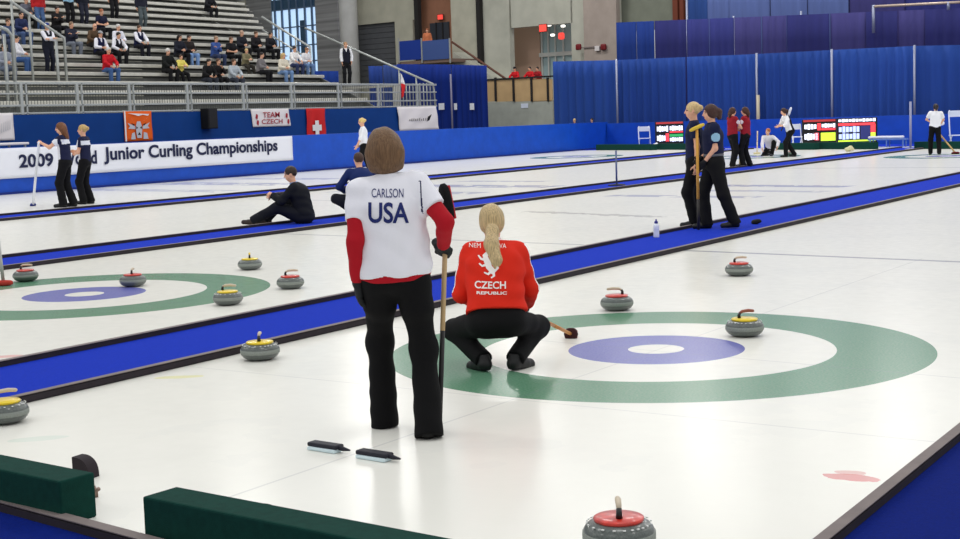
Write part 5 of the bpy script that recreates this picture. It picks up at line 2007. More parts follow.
for x, yt, lab in ((617.2, 59, 'pale drape pole left of the white chair'), (757, 53, 'pale drape pole above the leaning woman'), (832, 49, 'pale drape pole above the right hand scoreboards'), (914.5, 45, 'pale drape pole left of the sweeping woman in white')):
    q = onfar(x, 100, CO - 0.22)
    zt_ = onfar(x, yt, CO - 0.22)[2]
    t = thing('drape_pole', lab, 'pole', (q[0], q[1], 0), 0, 'poles of the lower drapes')
    bm = B(); tube(bm, [(0, 0, 0.02), (0, 0, zt_)], 0.05, 10); obj('pole', bm, polem, t, True)
    bm = B(); lathe(bm, [(0, 0), (0.16, 0), (0.16, 0.02), (0, 0.03)], 16); obj('base', bm, polem, t, True)

# upper drapes further back
UO = 5.5
um = [drape_mat('drape_upper_a', (50, 54, 116)), drape_mat('drape_upper_b', (44, 46, 102)), drape_mat('drape_upper_c', (32, 56, 126)), drape_mat('drape_upper_d', (62, 60, 114))]
ux = [617, 637, 655, 687, 710, 735, 762, 787, 830, 866, 898, 925, 962, 1085]
uc = [2, 2, 1, 0, 0, 3, 3, 1, 3, 1, 3, 1, 1]
def utop(x): return 22.5 + (x - 617) * (8.0 - 22.5) / (962 - 617)
names = ['first', 'second', 'third', 'fourth', 'fifth', 'sixth', 'seventh', 'eighth', 'ninth', 'tenth', 'eleventh', 'twelfth', 'thirteenth']
for i in range(13):
    a, b_ = onfar(ux[i], 60, UO), onfar(ux[i + 1], 60, UO)
    drape('dark blue violet upper drape, %s from the left of the high row' % names[i], a[:2] + FD * 0.02, b_[:2] - FD * 0.02, 0.03, onfar(ux[i], utop(ux[i]), UO)[2], onfar(ux[i + 1], utop(ux[i + 1]), UO)[2], um[uc[i]], 3.2, 0.05, 40 + i, 'upper drapes')
# pale blue drapes at the very top
TO = 7.5
tmx = [(687, 708, 19), (708, 729, 18), (729, 770, 16.5), (771, 807, 13), (808, 849, 12)]
tcol = [drape_mat('drape_top_a', (46, 74, 136)), drape_mat('drape_top_b', (88, 104, 158))]
tn = ['first', 'second', 'third', 'fourth', 'fifth']
for i, (x0, x1, yb) in enumerate(tmx):
    a, b_ = onfar(x0, 10, TO), onfar(x1, 10, TO)
    drape('pale blue drape at the top of the picture, %s from the brown column' % tn[i], a[:2], b_[:2], 0.03, onfar(x0, -30, TO)[2], onfar(x1, -32, TO)[2], tcol[0 if i == 0 else 1], 2.5, 0.05, 70 + i, 'topmost pale drapes')
for i, (x0, x1) in enumerate(((850, 905), (905, 962), (962, 1085))):
    a, b_ = onfar(x0, 10, TO), onfar(x1, 10, TO)
    drape('violet drape at the top right behind the metal pipe, %s from the left' % tn[i], a[:2], b_[:2], 0.03, onfar(x0, -30, TO)[2], onfar(x1, -32, TO)[2], um[3 if i == 0 else 0], 4, 0.05, 80 + i, 'topmost violet drapes')
q0, q1 = onfar(874, 6.5, UO - 0.3), onfar(975, 1.5, UO - 0.3)
t = thing('pipe', 'light metal pipe along the top right above the upper drapes', 'pipe', tuple(q0))
bm = B(); tube(bm, [(0, 0, 0), tuple(q1 - q0)], 0.06, 8); obj('crossbar', bm, mat('pipe_warm', (196, 176, 160), 0.45, 0.5, 0.4), t, True)
for x, ya, yb in ((873.5, 5, 33), (948.5, 2, 10)):
    a = onfar(x, ya, UO - 0.3) - q0
    bm = B(); tube(bm, [tuple(a), (a[0], a[1], onfar(x, yb, UO - 0.3)[2] - q0[2])], 0.07, 8); obj('upright', bm, polem, t, True)
for i, (x, ya) in enumerate(((801, 11), (733.5, 16), (687, 2))):
    a = onfar(x, ya, UO + 0.35)
    t = thing('drape_pole', ['grey pole end between the pale top drapes, rightmost of three', 'grey pole end below the third pale top drape', 'white pole beside the brown column at the top'][i], 'pole', (a[0], a[1], 0), 0)
    if i == 2:
        b_ = onfar(687, 19, TO - 0.4)
        t.location = (b_[0], b_[1], 0)
        bm = B(); tube(bm, [(0, 0, 0.02), (0, 0, onfar(687, -10, TO - 0.4)[2])], 0.06, 8)
    else:
        bm = B(); tube(bm, [(0, 0, 0.02), (0, 0, a[2])], 0.055, 8)
    obj('pole', bm, polem, t, True)

# navy drapes beyond the end of the grandstand
def lpt(x, y, off): return at(x, y, (WB0 + WN * off)[:2].tolist() + [0], (WN[0], WN[1], 0))


LO = 7.0
nm_ = drape_mat('drape_navy', (20, 44, 124))
for i, (x0, x1, y0, y1) in enumerate(((398, 452, 64, 64.5), (452.5, 487.5, 64.5, 65.5))):
    a, b_ = lpt(x0, 90, LO), lpt(x1, 90, LO)
    drape(['navy drape left of the thin pole, beyond the grandstand fence', 'navy drape right of the thin pole, beside the plywood balcony'][i], a[:2], b_[:2], 0.03, lpt(x0, y0, LO)[2], lpt(x1, y1, LO)[2], nm_, 7, 0.06, 90 + i, 'navy drapes beyond the grandstand')
t = thing('drape_pole', 'thin grey pole in front of the navy drapes beyond the grandstand', 'pole', (*lpt(451.5, 100, LO + 0.35)[:2], 0))
bm = B(); tube(bm, [(0, 0, 0.02), (0, 0, lpt(451.5, 74, LO + 0.35)[2])], 0.05, 8); obj('pole', bm, mat('pole_dull', (120, 118, 140), 0.5), t, True)
for x, w_, lab in ((441.5, 5.5, 'white paper notice on the navy drape, leftmost of three'), (455.5, 3.0, 'narrow white paper notice on the navy drape, middle of three'), (472, 4.2, 'white paper notice on the navy drape, rightmost of three')):
    a, b_ = lpt(x - w_ / 2, 106.5, LO + 0.16), lpt(x + w_ / 2, 106.5, LO + 0.16)
    h_ = lpt(x, 103.5, LO + 0.16)[2] - lpt(x, 110, LO + 0.16)[2]
    bm = B(); box(bm, (0, 0, 0), (np.linalg.norm(b_ - a), 0.012, h_))
    o = obj('notice', bm, mat('paper', (226, 230, 240), 0.8))
    o.location = tuple((a + b_) / 2)
    o.rotation_euler = (0, 0, math.atan2(WD[1], WD[0]))
    tag(o, lab, 'notice', 'paper notices on the navy drapes')
# blue cloths beside the platform
for i, (x0, x1, y0, y1, col) in enumerate(((314, 339, 71, 92, (30, 60, 140)), (369, 383, 66, 92, (40, 66, 140)), (384, 398, 65, 92, (52, 74, 136)))):
    a, b_ = lpt(x0, 85, 9.0), lpt(x1, 85, 9.0)
    drape(['blue cloth screen left of the standing man in the vest', 'blue cloth screen right of the standing man in the vest', 'paler blue cloth screen in front of the grey roller door, next to the navy drape'][i], a[:2], b_[:2], 0.03, lpt(x0, y0, 9.0)[2], lpt(x1, y0, 9.0)[2], drape_mat('screen%d' % i, col), 3, 0.04, 100 + i, 'blue cloth screens by the platform')

# ------------------------------------------------------------------ far end equipment
green_d = foam


def fbump(x0, x1, yb, label, h=0.26):
    a, b_ = atZ(x0, yb), atZ(x1, yb)
    d = b_ - a
    L_ = np.linalg.norm(d)
    bm = B(); box(bm, (L_ / 2, 0.15, h / 2), (L_, 0.3, h), 0, 0.01)
    o = obj('foam_bumper', bm, green_d)
    o.location = (a[0], a[1], 0)
    o.rotation_euler = (0, 0, math.atan2(d[1], d[0]))
    tag(o, label, 'bumper', 'foam bumpers at the far end')


fbump(596, 652, 150.3, 'dark green far bumper under the white folding chair')
fbump(657, 690, 149.8, 'dark green far bumper in front of the left scoreboard')
fbump(776, 814, 149.8, 'dark green far bumper behind the leaning woman, below the pair of scoreboards')
fbump(817, 873, 149.3, 'dark green far bumper under the right hand scoreboard')
fbump(914, 990, 149.0, 'dark green far bumper behind the sweeping woman at the far right')


W_, P_, R_, G_, Y_, Bl, Dk = (226, 230, 250), (214, 170, 220), (226, 60, 70), (40, 150, 80), (186, 220, 60), (176, 190, 246), (30, 36, 90)


def board(label, x0, x1, y0, y1, cells, title, off, foot=True):
    """electronic scoreboard: x0..x1, y0..y1 its place; cells: coloured panels in fractions of it"""
    n = AWAY
    g = atZ((x0 + x1) / 2, 148.5)
    g = np.array([g[0], g[1], 0]) + np.array([n[0], n[1], 0]) * off
    nn3 = (n[0], n[1], 0)
    a, b_ = at(x0, y1, g, nn3), at(x1, y1, g, nn3)
    zt_ = at(x0, y0, g, nn3)[2]
    r = np.array([RIGHT[0], RIGHT[1]])
    Wd, Hh = (b_ - a)[:2] @ r, zt_ - a[2]
    t = thing('scoreboard', label, 'scoreboard', (a[0], a[1], 0), math.atan2(r[1], r[0]))
    z0_ = a[2]
    bm = B(); box(bm, (Wd / 2, 0.06, z0_ + Hh / 2), (Wd, 0.12, Hh), 0, 0.02)
    obj('cabinet', bm, mat('board_black', (14, 14, 18), 0.5, 0.4), t)
    for (u0, v0, u1, v1, rgb) in cells:
        bm = B()
        nb = max(1, round((u1 - u0) / 0.085)) if rgb in (W_, Bl) else 1
        for i in range(nb):
            w0 = (u1 - u0) / nb
            box(bm, ((u0 + w0 * (i + 0.5)) * Wd, -0.006, z0_ + (v0 + v1) / 2 * Hh), (w0 * (0.80 if nb > 1 else 1.0) * Wd, 0.012, (v1 - v0) * Hh * (0.75 + 0.2 * ((i * 5) % 3) / 2 if nb > 1 else 1)))
        obj('screen_panel', bm, emit('screen%s' % (rgb,), rgb, 1.0), t)
    bm = B()
    for sx in (0.12, 0.88):
        box(bm, (sx * Wd, 0.08, z0_ / 2), (0.08, 0.08, z0_))
        box(bm, (sx * Wd, 0.08, 0.03), (0.08, 0.6, 0.05))
    obj('stand', bm, mat('board_black', (14, 14, 18), 0.5, 0.4), t)
    return t, Wd, Hh, z0_


def btext(b_, txt, u0, v0, u1, v1, rgb):
    t, Wd, Hh, z0_ = b_
    place_text('lettering', txt, (u0 * Wd, -0.016, z0_ + v0 * Hh), (1, 0, 0), (0, 0, 1), (u1 - u0) * Wd, (v1 - v0) * Hh, emit('glyph%s' % (rgb,), rgb, 0.5), t, 0.01)


b1 = board('black scoreboard with white and red panels left of the navy pair', 655.5, 684, 122, 144.5, [(0.03, 0.90, 0.97, 0.98, (150, 40, 44)), (0.05, 0.55, 0.46, 0.82, W_), (0.50, 0.58, 0.97, 0.82, W_), (0.50, 0.50, 0.97, 0.57, R_), (0.05, 0.12, 0.36, 0.42, W_), (0.36, 0.12, 0.48, 0.48, R_), (0.50, 0.32, 0.97, 0.44, G_), (0.50, 0.10, 0.97, 0.30, W_)], '', 0.3)
b2 = board('black scoreboard with a lime green lower right panel', 802.5, 836.5, 119.8, 144, [(0.03, 0.90, 0.97, 0.98, (150, 40, 44)), (0.05, 0.58, 0.42, 0.82, W_), (0.44, 0.54, 0.54, 0.84, R_), (0.56, 0.64, 0.97, 0.82, W_), (0.56, 0.54, 0.97, 0.63, R_), (0.05, 0.14, 0.46, 0.44, W_), (0.36, 0.14, 0.48, 0.44, R_), (0.54, 0.10, 0.97, 0.44, Y_)], '', 1.2)
b3 = board('black scoreboard with white title line and lilac panels, rightmost of the three', 837, 877.5, 118.5, 143.5, [(0.03, 0.84, 0.96, 0.97, W_), (0.03, 0.70, 0.94, 0.80, R_), (0.04, 0.42, 0.56, 0.68, Bl), (0.04, 0.14, 0.56, 0.40, Bl), (0.58, 0.14, 0.82, 0.68, Dk), (0.83, 0.40, 0.95, 0.74, R_), (0.83, 0.14, 0.95, 0.40, Y_), (0.03, 0.06, 0.95, 0.12, Y_)], '', 1.0)


def chair(label, x, yt, yb, wpx, m):
    g = atZ(x, 149.0)
    g = np.array([g[0], g[1], 0]) + np.array([AWAY[0], AWAY[1], 0]) * 0.9
    nn3 = (AWAY[0], AWAY[1], 0)
    g = at(x, 140, g, nn3)
    zt_ = at(x, yt, g, nn3)[2]
    wd = wpx * np.linalg.norm(g - cC) / FPX
    t = thing('folding_chair', label, 'chair', (g[0], g[1], 0.008), math.atan2(RIGHT[1], RIGHT[0]))
    for s_ in (-1, 1):
        bm = B(); tube(bm, [(s_ * wd / 2, -0.28, 0.0), (s_ * wd / 2, 0.02, 0.45), (s_ * wd / 2, 0.16, zt_ - 0.05), (s_ * wd * 0.42, 0.17, zt_)], 0.024, 8); obj('frame_leg', bm, m, t, True)
        bm = B(); tube(bm, [(s_ * wd / 2.2, 0.32, 0.0), (s_ * wd / 2.2, -0.16, 0.46)], 0.022, 8); obj('leg', bm, m, t, True)
    bm = B(); box(bm, (0, -0.03, 0.45), (wd, 0.40, 0.035), 0, 0.012); obj('seat', bm, m, t)
    bm = B(); box(bm, (0, 0.16, zt_ - 0.12), (wd * 0.96, 0.03, 0.22), 0, 0.012); obj('backrest', bm, m, t)


wc = mat('chair_white', (222, 226, 240), 0.5)
chair('white folding chair left of the left scoreboard, against the blue boards', 644.5, 126.5, 146, 11, wc)
chair('white folding chair between the leaning woman and the scoreboards', 797, 124, 146, 8.5, wc)
chair('white topped folding chair at the right edge beyond the sweeping woman', 957, 110.5, 146, 13, mat('chair_blue_white', (206, 214, 238), 0.5))


def blob(name, label, cat, x, y, wpx, hpx, m, off=0.0, seat=0.0):
    """soft bag like object of wpx x hpx"""
    g = atZ(x, y, seat)
    if off: g = g + np.array([AWAY[0], AWAY[1], 0]) * off
    s_ = np.linalg.norm(g - cC) / FPX
    v = Vol(0.012)
    w_, h_ = wpx * s_ / 2, hpx * s_
    v.ell((0, 0, h_ * 0.42), (w_, w_ * 0.7, h_ * 0.42), k=0.05)
    v.ell((w_ * 0.3, 0, h_ * 0.7), (w_ * 0.4, w_ * 0.4, h_ * 0.3), k=0.05)
    v.ell((-w_ * 0.4, 0, h_ * 0.35), (w_ * 0.5, w_ * 0.6, h_ * 0.34), k=0.05)
    v.half((0, 0, 0.0), (0, 0, -1))
    v.disp = wrinkle(0.012, 0.6)
    o = vol_obj(name, v, m, None)
    o.location = (g[0], g[1], seat + 0.004)
    tag(o, label, cat)
    return o


clothw = mat('bag_white', (232, 232, 240), 0.8)
blob('cloth_bag', 'small white bag lying on the far bumper line right of the white chair', 'bag', 655.5, 149.5, 8, 7, clothw, 0.0)
blob('sand_pile', 'small cream coloured sack lying on the far ice in front of the right hand scoreboard', 'sack', 849.5, 151.5, 9, 5.5, mat('sack_cream', (206, 200, 160), 0.9), 0.0)
q = atZ(947.5, 148.0)
t = thing('bag_stand', 'white bag hanging on a thin stand beside the woman sweeping at the far right', 'bag', (q[0] + AWAY[0] * 0.8, q[1] + AWAY[1] * 0.8, 0.0))
zz = at(947.5, 121, tuple(t.location), (AWAY[0], AWAY[1], 0))[2]
v = Vol(0.014)
v.ell((0, 0, zz), (0.10, 0.08, 0.13), k=0.03).ell((0.05, 0, zz - 0.06), (0.09, 0.07, 0.09), k=0.03)
v.disp = wrinkle(0.012, 0.6)
vol_obj('bag', v, clothw, t)
bm = B(); tube(bm, [(0, 0.05, 0), (0, 0.05, zz + 0.14)], 0.018, 6); lathe(bm, [(0, 0), (0.14, 0), (0.14, 0.02), (0, 0.02)], 12, (0, 0.05, 0))
obj('stand_pole', bm, mat('pole_blue', (50, 80, 170), 0.5), t, True)
q = atZ(910.5, 149.5)
t = thing('pole', 'thin grey pole standing in front of the far boards, left of the sweeping woman', 'pole', (q[0], q[1], 0.0))
zz = at(910.5, 101.5, (q[0], q[1], 0), (AWAY[0], AWAY[1], 0))[2]
bm = B(); tube(bm, [(0, 0, 0.0), (0, 0, zz)], 0.042, 8); obj('pole_tube', bm, mat('pole_grey', (150, 154, 184), 0.5), t, True)
bm = B(); lathe(bm, [(0, 0), (0.2, 0), (0.2, 0.03), (0, 0.05)], 14); obj('base', bm, mat('pole_grey', (150, 154, 184), 0.5), t, True)
q = onfar(758.3, 118, CO - 0.42)
t = thing('pole', 'short thick cream pole in front of the blue drapes above the crouching woman', 'pole', (q[0], q[1], 0.0))
bm = B(); tube(bm, [(0, 0, 0.0), (0, 0, onfar(758.3, 95, CO - 0.42)[2])], 0.075, 10); obj('pole_tube', bm, mat('pole_cream', (196, 184, 160), 0.6), t, True)
# low white trestle along the boards
ga, gb_ = atZ(886, 148.6), atZ(925, 148.0)
ga, gb_ = ga + np.array([*AWAY, 0]) * 2.2, gb_ + np.array([*AWAY, 0]) * 2.2
t = thing('trestle_table', 'long low table with white towels in front of the far boards', 'table', tuple(ga), math.atan2((gb_ - ga)[1], (gb_ - ga)[0]))
L_ = np.linalg.norm(gb_ - ga)
zz = at(905, 138.5, tuple(ga), (AWAY[0], AWAY[1], 0))[2]
bm = B(); box(bm, (L_ / 2, 0, zz), (L_, 0.45, 0.05), 0, 0.01); obj('table_top', bm, mat('table_blue', (90, 120, 190), 0.6), t)
for x in (0.06, 0.5, 0.94):
    for y in (-0.18, 0.18):
        bm = B(); box(bm, (L_ * x, y, zz / 2), (0.04, 0.04, zz)); obj('leg', bm, mat('table_blue', (90, 120, 190), 0.6), t)
for i, x in enumerate((0.06, 0.14, 0.30, 0.36, 0.56, 0.76, 0.84)):
    p = ga + (gb_ - ga) * x
    v = Vol(0.014)
    ln = 0.09 + 0.05 * ((i * 7) % 3)
    v.rc((-ln, 0, 0.055), (ln, 0, 0.055), 0.055, 0.05, k=0.02)
    v.half((0, 0, 0.004), (0, 0, -1))
    v.disp = wrinkle(0.006, 0.8, i)
    o = vol_obj('towel', v, clothw, None)
    o.location = (p[0], p[1], zz + 0.026)
    o.rotation_euler = (0, 0, t.rotation_euler.z)
    tag(o, 'rolled white towel on the low table before the far boards', 'towel', 'white towels on the low table')
# small things seen on the far ice
s_ = stone((atZ(791, 155)[0], atZ(791, 155)[1]), 'red', 0.8, 'red handled curling stone at the feet of the leaning woman at the far end')

blob('glove', 'small black glove lying on the divider carpet right of the navy pair', 'glove', 757.5, 224, 10, 4.5, mat('glove_black', (20, 20, 22), 0.8), 0.0, 0.012)
# ------------------------------------------------------------------ spectators
DK, NV, JEAN, GREYT = (24, 24, 28), (30, 34, 60), (72, 98, 140), (96, 98, 102)


def top1(c, sleeve=1.9, **k):
    return [('jacket', c, dict(e=0.032, sleeve=sleeve, se=0.6, hem=-0.05, collar=0.025, wr=0.006, **k))]


def vest(c=(26, 30, 64), s=(232, 232, 242)):
    return [('shirt', s, dict(e=0.014, sleeve=1.85, se=1.6, hem=0.0, collar=0.03)), ('vest', c, dict(e=0.034, sleeve=0, hem=-0.05, vneck=True))]


BR, BLK_H, GY, BL, RH = (84, 58, 40), (34, 26, 24), (206, 204, 200), (206, 176, 120), (150, 84, 50)


def sit(x, ytop, label, tops, trousers=DK, hair=BR, style='short', face=(1, -0.15), lean=0.15, hands='lap', H=1.72, **fit):
    best = None
    for k in range(NROW):
        q = atX(x, ytop, rowx(k) - 0.60)
        err = abs(q[2] - (rowz(k) + 0.425 + 0.885 * H / 1.73))
        if best is None or err < best[0]: best = (err, k, q)
    k, q = best[1], best[2]
    S = H / 1.73
    sp_ = 0.13
    pose = dict(pel=(0, 0.0, 0.425 + 0.105 * S), lean=(lean, 0), LF=(-sp_, 0.40, 0.0, -0.1), RF=(sp_, 0.38, 0.0, 0.1), LFp=(-0.15, 0.6, 1), RFp=(0.15, 0.6, 1), hunch=0.02)
    if hands == 'lap':
        pose.update(LH=(-0.05, 0.34, 0.68), RH=(0.06, 0.33, 0.68), LHp=(-0.8, -0.5, -0.3), RHp=(0.8, -0.5, -0.3))
    elif hands == 'knees':
        pose.update(LH=(-0.13, 0.42, 0.62), RH=(0.13, 0.42, 0.62), LHp=(-0.8, -0.3, -0.3), RHp=(0.8, -0.3, -0.3))
    elif hands == 'fold':
        pose.update(LH=(0.10, 0.24, 0.84), RH=(-0.08, 0.27, 0.87), LHp=(-1, -0.1, -0.5), RHp=(1, -0.1, -0.5))
    elif hands == 'chin':
        pose.update(LH=(-0.03, 0.30, 0.95), RH=(0.05, 0.34, 0.68), LHp=(-0.5, 0.3, -1), RHp=(0.8, -0.5, -0.3))
    pose['head'] = fit.pop('look', (0.0, -0.05))
    f = dict(hair=hair, style=style, trousers=trousers, shoes=fit.pop('shoes', (30, 30, 34)), loose=0.02, w=1.12, tops=tops)
    f.update(fit)
    return person('person', label, (rowx(k) - 0.60, q[1]), face, pose, f, H=H, vox=0.017, group=None, z=rowz(k) + 0.001)


def stand_at(x, yfeet, label, tops, trousers=DK, hair=BR, style='short', face=(1, -0.2), H=1.75, k=None, hands=None, **fit):
    if k is None:
        k = min(range(NROW), key=lambda i: abs(atX(x, yfeet, rowx(i) - 0.22)[2] - rowz(i)))
    q = atX(x, yfeet, rowx(k) - 0.22)
    pose = dict(LF=(-0.1, 0.0, 0, -0.1), RF=(0.1, 0.02, 0, 0.1))
    if hands == 'fold':
        pose.update(LH=(0.10, 0.26, 1.18), RH=(-0.08, 0.28, 1.21), LHp=(-1, -0.1, -0.5), RHp=(1, -0.1, -0.5))
    if hands == 'front':
        pose.update(LH=(-0.06, 0.30, 1.02), RH=(0.08, 0.30, 1.02), LHp=(-0.8, -0.5, -0.3), RHp=(0.8, -0.5, -0.3))
    f = dict(hair=hair, style=style, trousers=trousers, shoes=(30, 30, 34), loose=0.02, w=1.12, tops=tops)
    f.update(fit)
    return person('person', label, (rowx(k) - 0.22, q[1]), face, pose, f, H=H, vox=0.017, z=rowz(k) + 0.001)


stand_at(40, 33, 'standing spectator in red top and blue jeans near the sloping aisle handrail', top1((176, 36, 40)), JEAN, BLK_H)
stand_at(70, 26, 'standing spectator in pale blue shirt and black trousers at the top left', top1((150, 196, 224), 0.8), DK, BR, hands='fold')
stand_at(84, 27, 'standing spectator with bright blue shirt under a dark jacket, top left', [('shirt', (40, 76, 190), dict(e=0.014, sleeve=0, collar=0.03)), ('jacket', (26, 28, 40), dict(e=0.03, sleeve=1.9, se=0.6, hem=-0.06, vneck=True))], (40, 42, 56), BLK_H)
stand_at(114, 19, 'standing spectator all in black at the top of the stand', top1((22, 22, 25)), DK, BLK_H)
stand_at(142.5, 27, 'standing spectator in dark top and grey green trousers, alone on an upper row', top1((34, 36, 50)), (78, 88, 92), BR)
stand_at(50, 78, 'standing spectator in blue cap and dark vest with folded pale arms at the lower left', vest((30, 32, 44)), (30, 32, 46), BLK_H, cap=(40, 60, 130), hands='fold')
sit(55, 5.5, 'seated spectator in black jacket below the red topped standing one', top1((28, 26, 28)), DK, BLK_H, hands='fold')
sit(99, 5.5, 'seated spectator with bare forearms in a dark navy top, upper left', top1((30, 32, 56), 0.7), DK, RH)
sit(69, 20.5, 'seated spectator in dark hooded top with white chest print and grey jeans', [('jacket', (40, 42, 58), dict(e=0.034, sleeve=1.9, se=0.6, hem=-0.05, collar=0.04))], (110, 116, 128), (120, 96, 74), hands='fold')
sit(90.5, 23.5, 'seated bald spectator in brown jacket leaning forward', top1((92, 72, 54)), (44, 40, 40), style='bald', lean=0.35, hands='knees')
sit(98, 30.5, 'seated spectator in grey cap and navy vest with white sleeves', vest(), DK, BLK_H, cap=(150, 152, 156))
sit(106, 44.5, 'seated spectator in red jacket and blue jeans in the lowest occupied row', top1((196, 28, 40)), (70, 100, 150), GY, hands='knees')
sit(116, 24, 'white haired seated spectator in white shirt on the left part of the stand', vest((220, 222, 232)), DK, GY)
sit(115, 35, 'dark haired seated spectator in black and white jacket with black trousers', [('jacket', (230, 230, 238), dict(e=0.034, sleeve=1.9, se=0.6, hem=-0.05)), ('vest', (30, 30, 40), dict(e=0.040, sleeve=0, hem=0.02, vneck=True))], DK, BLK_H, lean=0.3, hands='knees')
sit(137.5, 25.5, 'seated man in navy vest and white sleeves apart from the others, hands clasped', vest(), (30, 30, 40), BR, lean=0.12, hands='knees')
sit(165.5, 47.5, 'white haired seated spectator in long black coat with clasped hands', top1((24, 26, 26)), (26, 26, 28), GY, hands='knees', H=1.78, w=1.15)
sit(179, 55, 'seated child in pale yellow jacket beside the black coated old spectator', top1((232, 216, 110)), DK, BR, H=1.35, w=1.1)
sit(177.5, 36.5, 'seated spectator in dark jacket with long hair, left of the jeans wearer', top1((34, 36, 48)), DK, BLK_H, 'long')
sit(187, 37.5, 'seated spectator in dark coat with pale blue jeans stretched to the right', top1((44, 38, 38)), (120, 152, 200), BLK_H, hands='lap')
sit(214, 37, 'seated spectator in denim blue shirt on the middle of the stand', top1((58, 84, 148)), (50, 60, 90), (150, 120, 96), hands='fold')
sit(229, 37.5, 'seated spectator in black top right of the denim blue shirt', top1((28, 28, 32), 0.8), DK, BR, hands='lap')
sit(239.5, 28, 'seated balding spectator in dark jacket, highest of the right hand group', top1((34, 36, 44)), DK, (170, 140, 120))
sit(254, 32.5, 'seated spectator in black jacket with dark red scarf in the right hand group', [('jacket', (30, 28, 32), dict(e=0.034, sleeve=1.9, se=0.6, hem=-0.05)), ('scarf', (130, 36, 40), dict(torso=False, sleeve=0, collar=0.05))], DK, BR)
sit(268.5, 34, 'seated dark haired spectator at the right end of the upper row of the group', top1((30, 30, 36)), DK, BLK_H)
sit(205, 57, 'seated spectator in black leaning forward, lowest row left of the glasses wearer', top1((24, 24, 26)), (50, 54, 64), BLK_H, lean=0.3, hands='knees')
sit(216, 57.5, 'seated dark haired spectator in black with red collar, lowest row', top1((30, 26, 28)), DK, BR, hands='chin')
sit(231.5, 57, 'seated spectator in pale grey hooded jacket, lowest row', top1((176, 184, 192)), (60, 64, 76), BR, hands='knees')
sit(258.5, 49.5, 'seated spectator in grey jacket with legs crossed to the right', top1((120, 116, 118)), DK, BLK_H, face=(1, 0.3))
sit(244.5, 46.5, 'seated child in olive top amid the right hand group', top1((128, 120, 92)), (60, 56, 50), BL, H=1.4)
sit(281, 49.5, 'seated blonde spectator in cream jacket and jeans near the right end', top1((222, 214, 196)), (110, 140, 184), BL, 'long')
sit(292.5, 49.5, 'seated dark haired spectator in white shirt and dark jeans near the right end', top1((236, 234, 234), 1.5), (50, 60, 96), BLK_H, hands='knees')
sit(303, 49.5, 'seated spectator in white sweater, rightmost on the benches', top1((232, 232, 236)), (104, 132, 176), (140, 104, 76), lean=0.35)
sit(15, 37, 'seated spectator in white top and blue jeans at the lower left, legs stretched', top1((226, 226, 232)), (64, 96, 150), BLK_H, face=(1, 0.5), lean=0.0)
sit(6, 22, 'seated spectator in blue grey jacket at the left edge of the picture', top1((70, 84, 116)), (60, 70, 96), BR)
sit(19, 12, 'seated spectator in dark blue behind the sloping handrail', top1((38, 48, 84)), (70, 90, 130), BLK_H)
sit(2, 47, 'seated spectator in pale grey cut by the left edge, lower row', top1((150, 156, 170)), (110, 120, 140), BR)
sit(207, -9, 'seated spectator in black at the top edge of the picture', top1((26, 26, 32)), DK, BLK_H, lean=0.3, hands='knees')
sit(24, -2, 'seated spectator in grey at the top left corner', top1((96, 98, 110)), DK, BR)
# steward on the platform
pz = PLZ
q = None
for X_ in np.linspace(SX - 5.8, SX - 2.2, 60):
    c_ = atX(347, 80.5, X_)
    if q is None or abs(c_[2] - pz) < abs(q[2] - pz): q = c_
person('person', 'man in dark vest, white shirt and black trousers standing on the platform', (q[0], q[1]), (0.75, -0.65),
       dict(LF=(-0.1, 0.0, 0, -0.1), RF=(0.1, 0.02, 0, 0.1), LH=(-0.20, 0.10, 0.92), RH=(0.2, 0.12, 0.9)),
       dict(hair=(170, 130, 90), style='short', trousers=DK, shoes=DK, loose=0.022, tops=vest((28, 30, 44), (236, 236, 240))), H=1.78, vox=0.015, z=pz + 0.002)

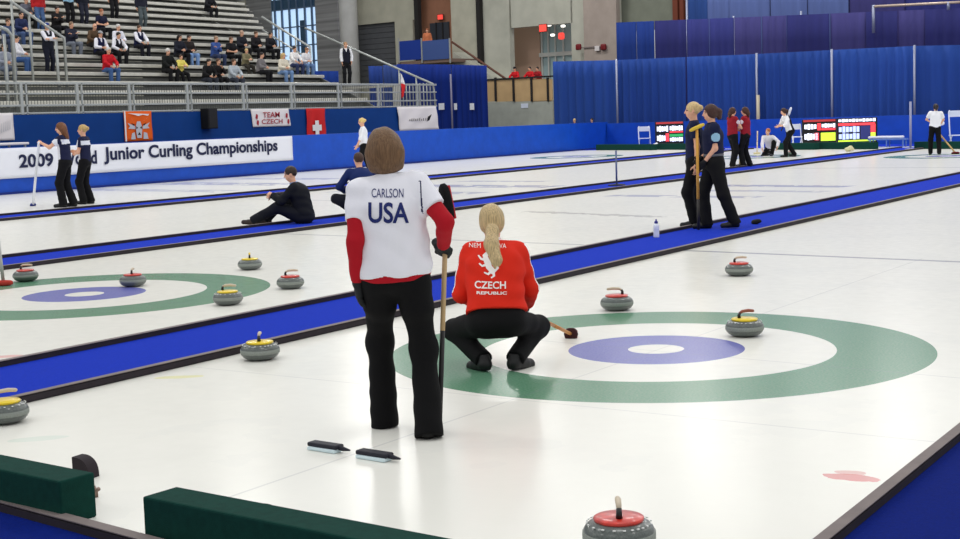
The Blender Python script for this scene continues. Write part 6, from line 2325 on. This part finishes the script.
# people on the balconies and behind the boards
def wpos(x, y, off): return at(x, y, (WB0 + WN * off)[:2].tolist() + [0], (WN[0], WN[1], 0))


bz = None
slab_z = wpos(518, 79, OB)[2] - 1.05
bm = B()
s0, s1 = wpt(486, 90, OB)[0], wpt(553, 90, OB)[0]
for x, lab, hd in ((516, 'onlooker in red jacket with a dark cap behind the plywood balcony, leftmost', 1), (531, 'onlooker in red jacket behind the plywood balcony, middle one', 0), (538.5, 'onlooker in dark red jacket behind the plywood balcony, rightmost', 0)):
    q = wpos(x, 67, OB - 0.75)
    H_ = (q[2] + 0.02 - slab_z + 0.02)
    person('person', lab, (q[0], q[1]), (WN[0], WN[1]), dict(LF=(-0.1, 0, 0, 0), RF=(0.1, 0, 0, 0), LH=(-0.14, 0.34, 1.08), RH=(0.14, 0.34, 1.08), LHp=(-1, 0, -0.5), RHp=(1, 0, -0.5), hunch=0.05, lean=(0.1, 0)),
           dict(hair=BLK_H, style='short', trousers=DK, shoes=DK, tops=top1((196, 30, 38) if x < 535 else (150, 28, 36)), w=1.15, **({'cap': (40, 36, 40)} if hd else {})), H=max(1.5, min(1.95, H_)), vox=0.019, z=slab_z)
z2 = wpos(424, 60.2, OB2 - 1.0)[2]
q = wpos(427, 30, OB2 - 1.1)
person('person', 'onlooker in orange brown clothes standing behind the small blue balcony', (q[0], q[1]), nv(WN + WD * 0.8), dict(LF=(-0.1, 0, 0, 0), RF=(0.1, 0, 0, 0)),
       dict(hair=RH, style='short', trousers=(150, 96, 70), shoes=DK, tops=top1((196, 116, 80))), H=1.8, vox=0.019, z=z2 + 0.06)
for x, lab in ((574.5, 'person peeping over the far boards in front of the drape, left one'), (592, 'person peeping over the far boards in front of the drape, right one')):
    q = onfar(x, 116, 0.85)
    person('person', lab, (q[0], q[1]), (FN[0], FN[1]), dict(LF=(-0.12, 0, 0, 0), RF=(0.12, 0, 0, 0)),
           dict(hair=BLK_H if x > 580 else BL, style='short', trousers=DK, shoes=DK, tops=top1((40, 44, 60))), H=1.46, vox=0.018, z=0.0)
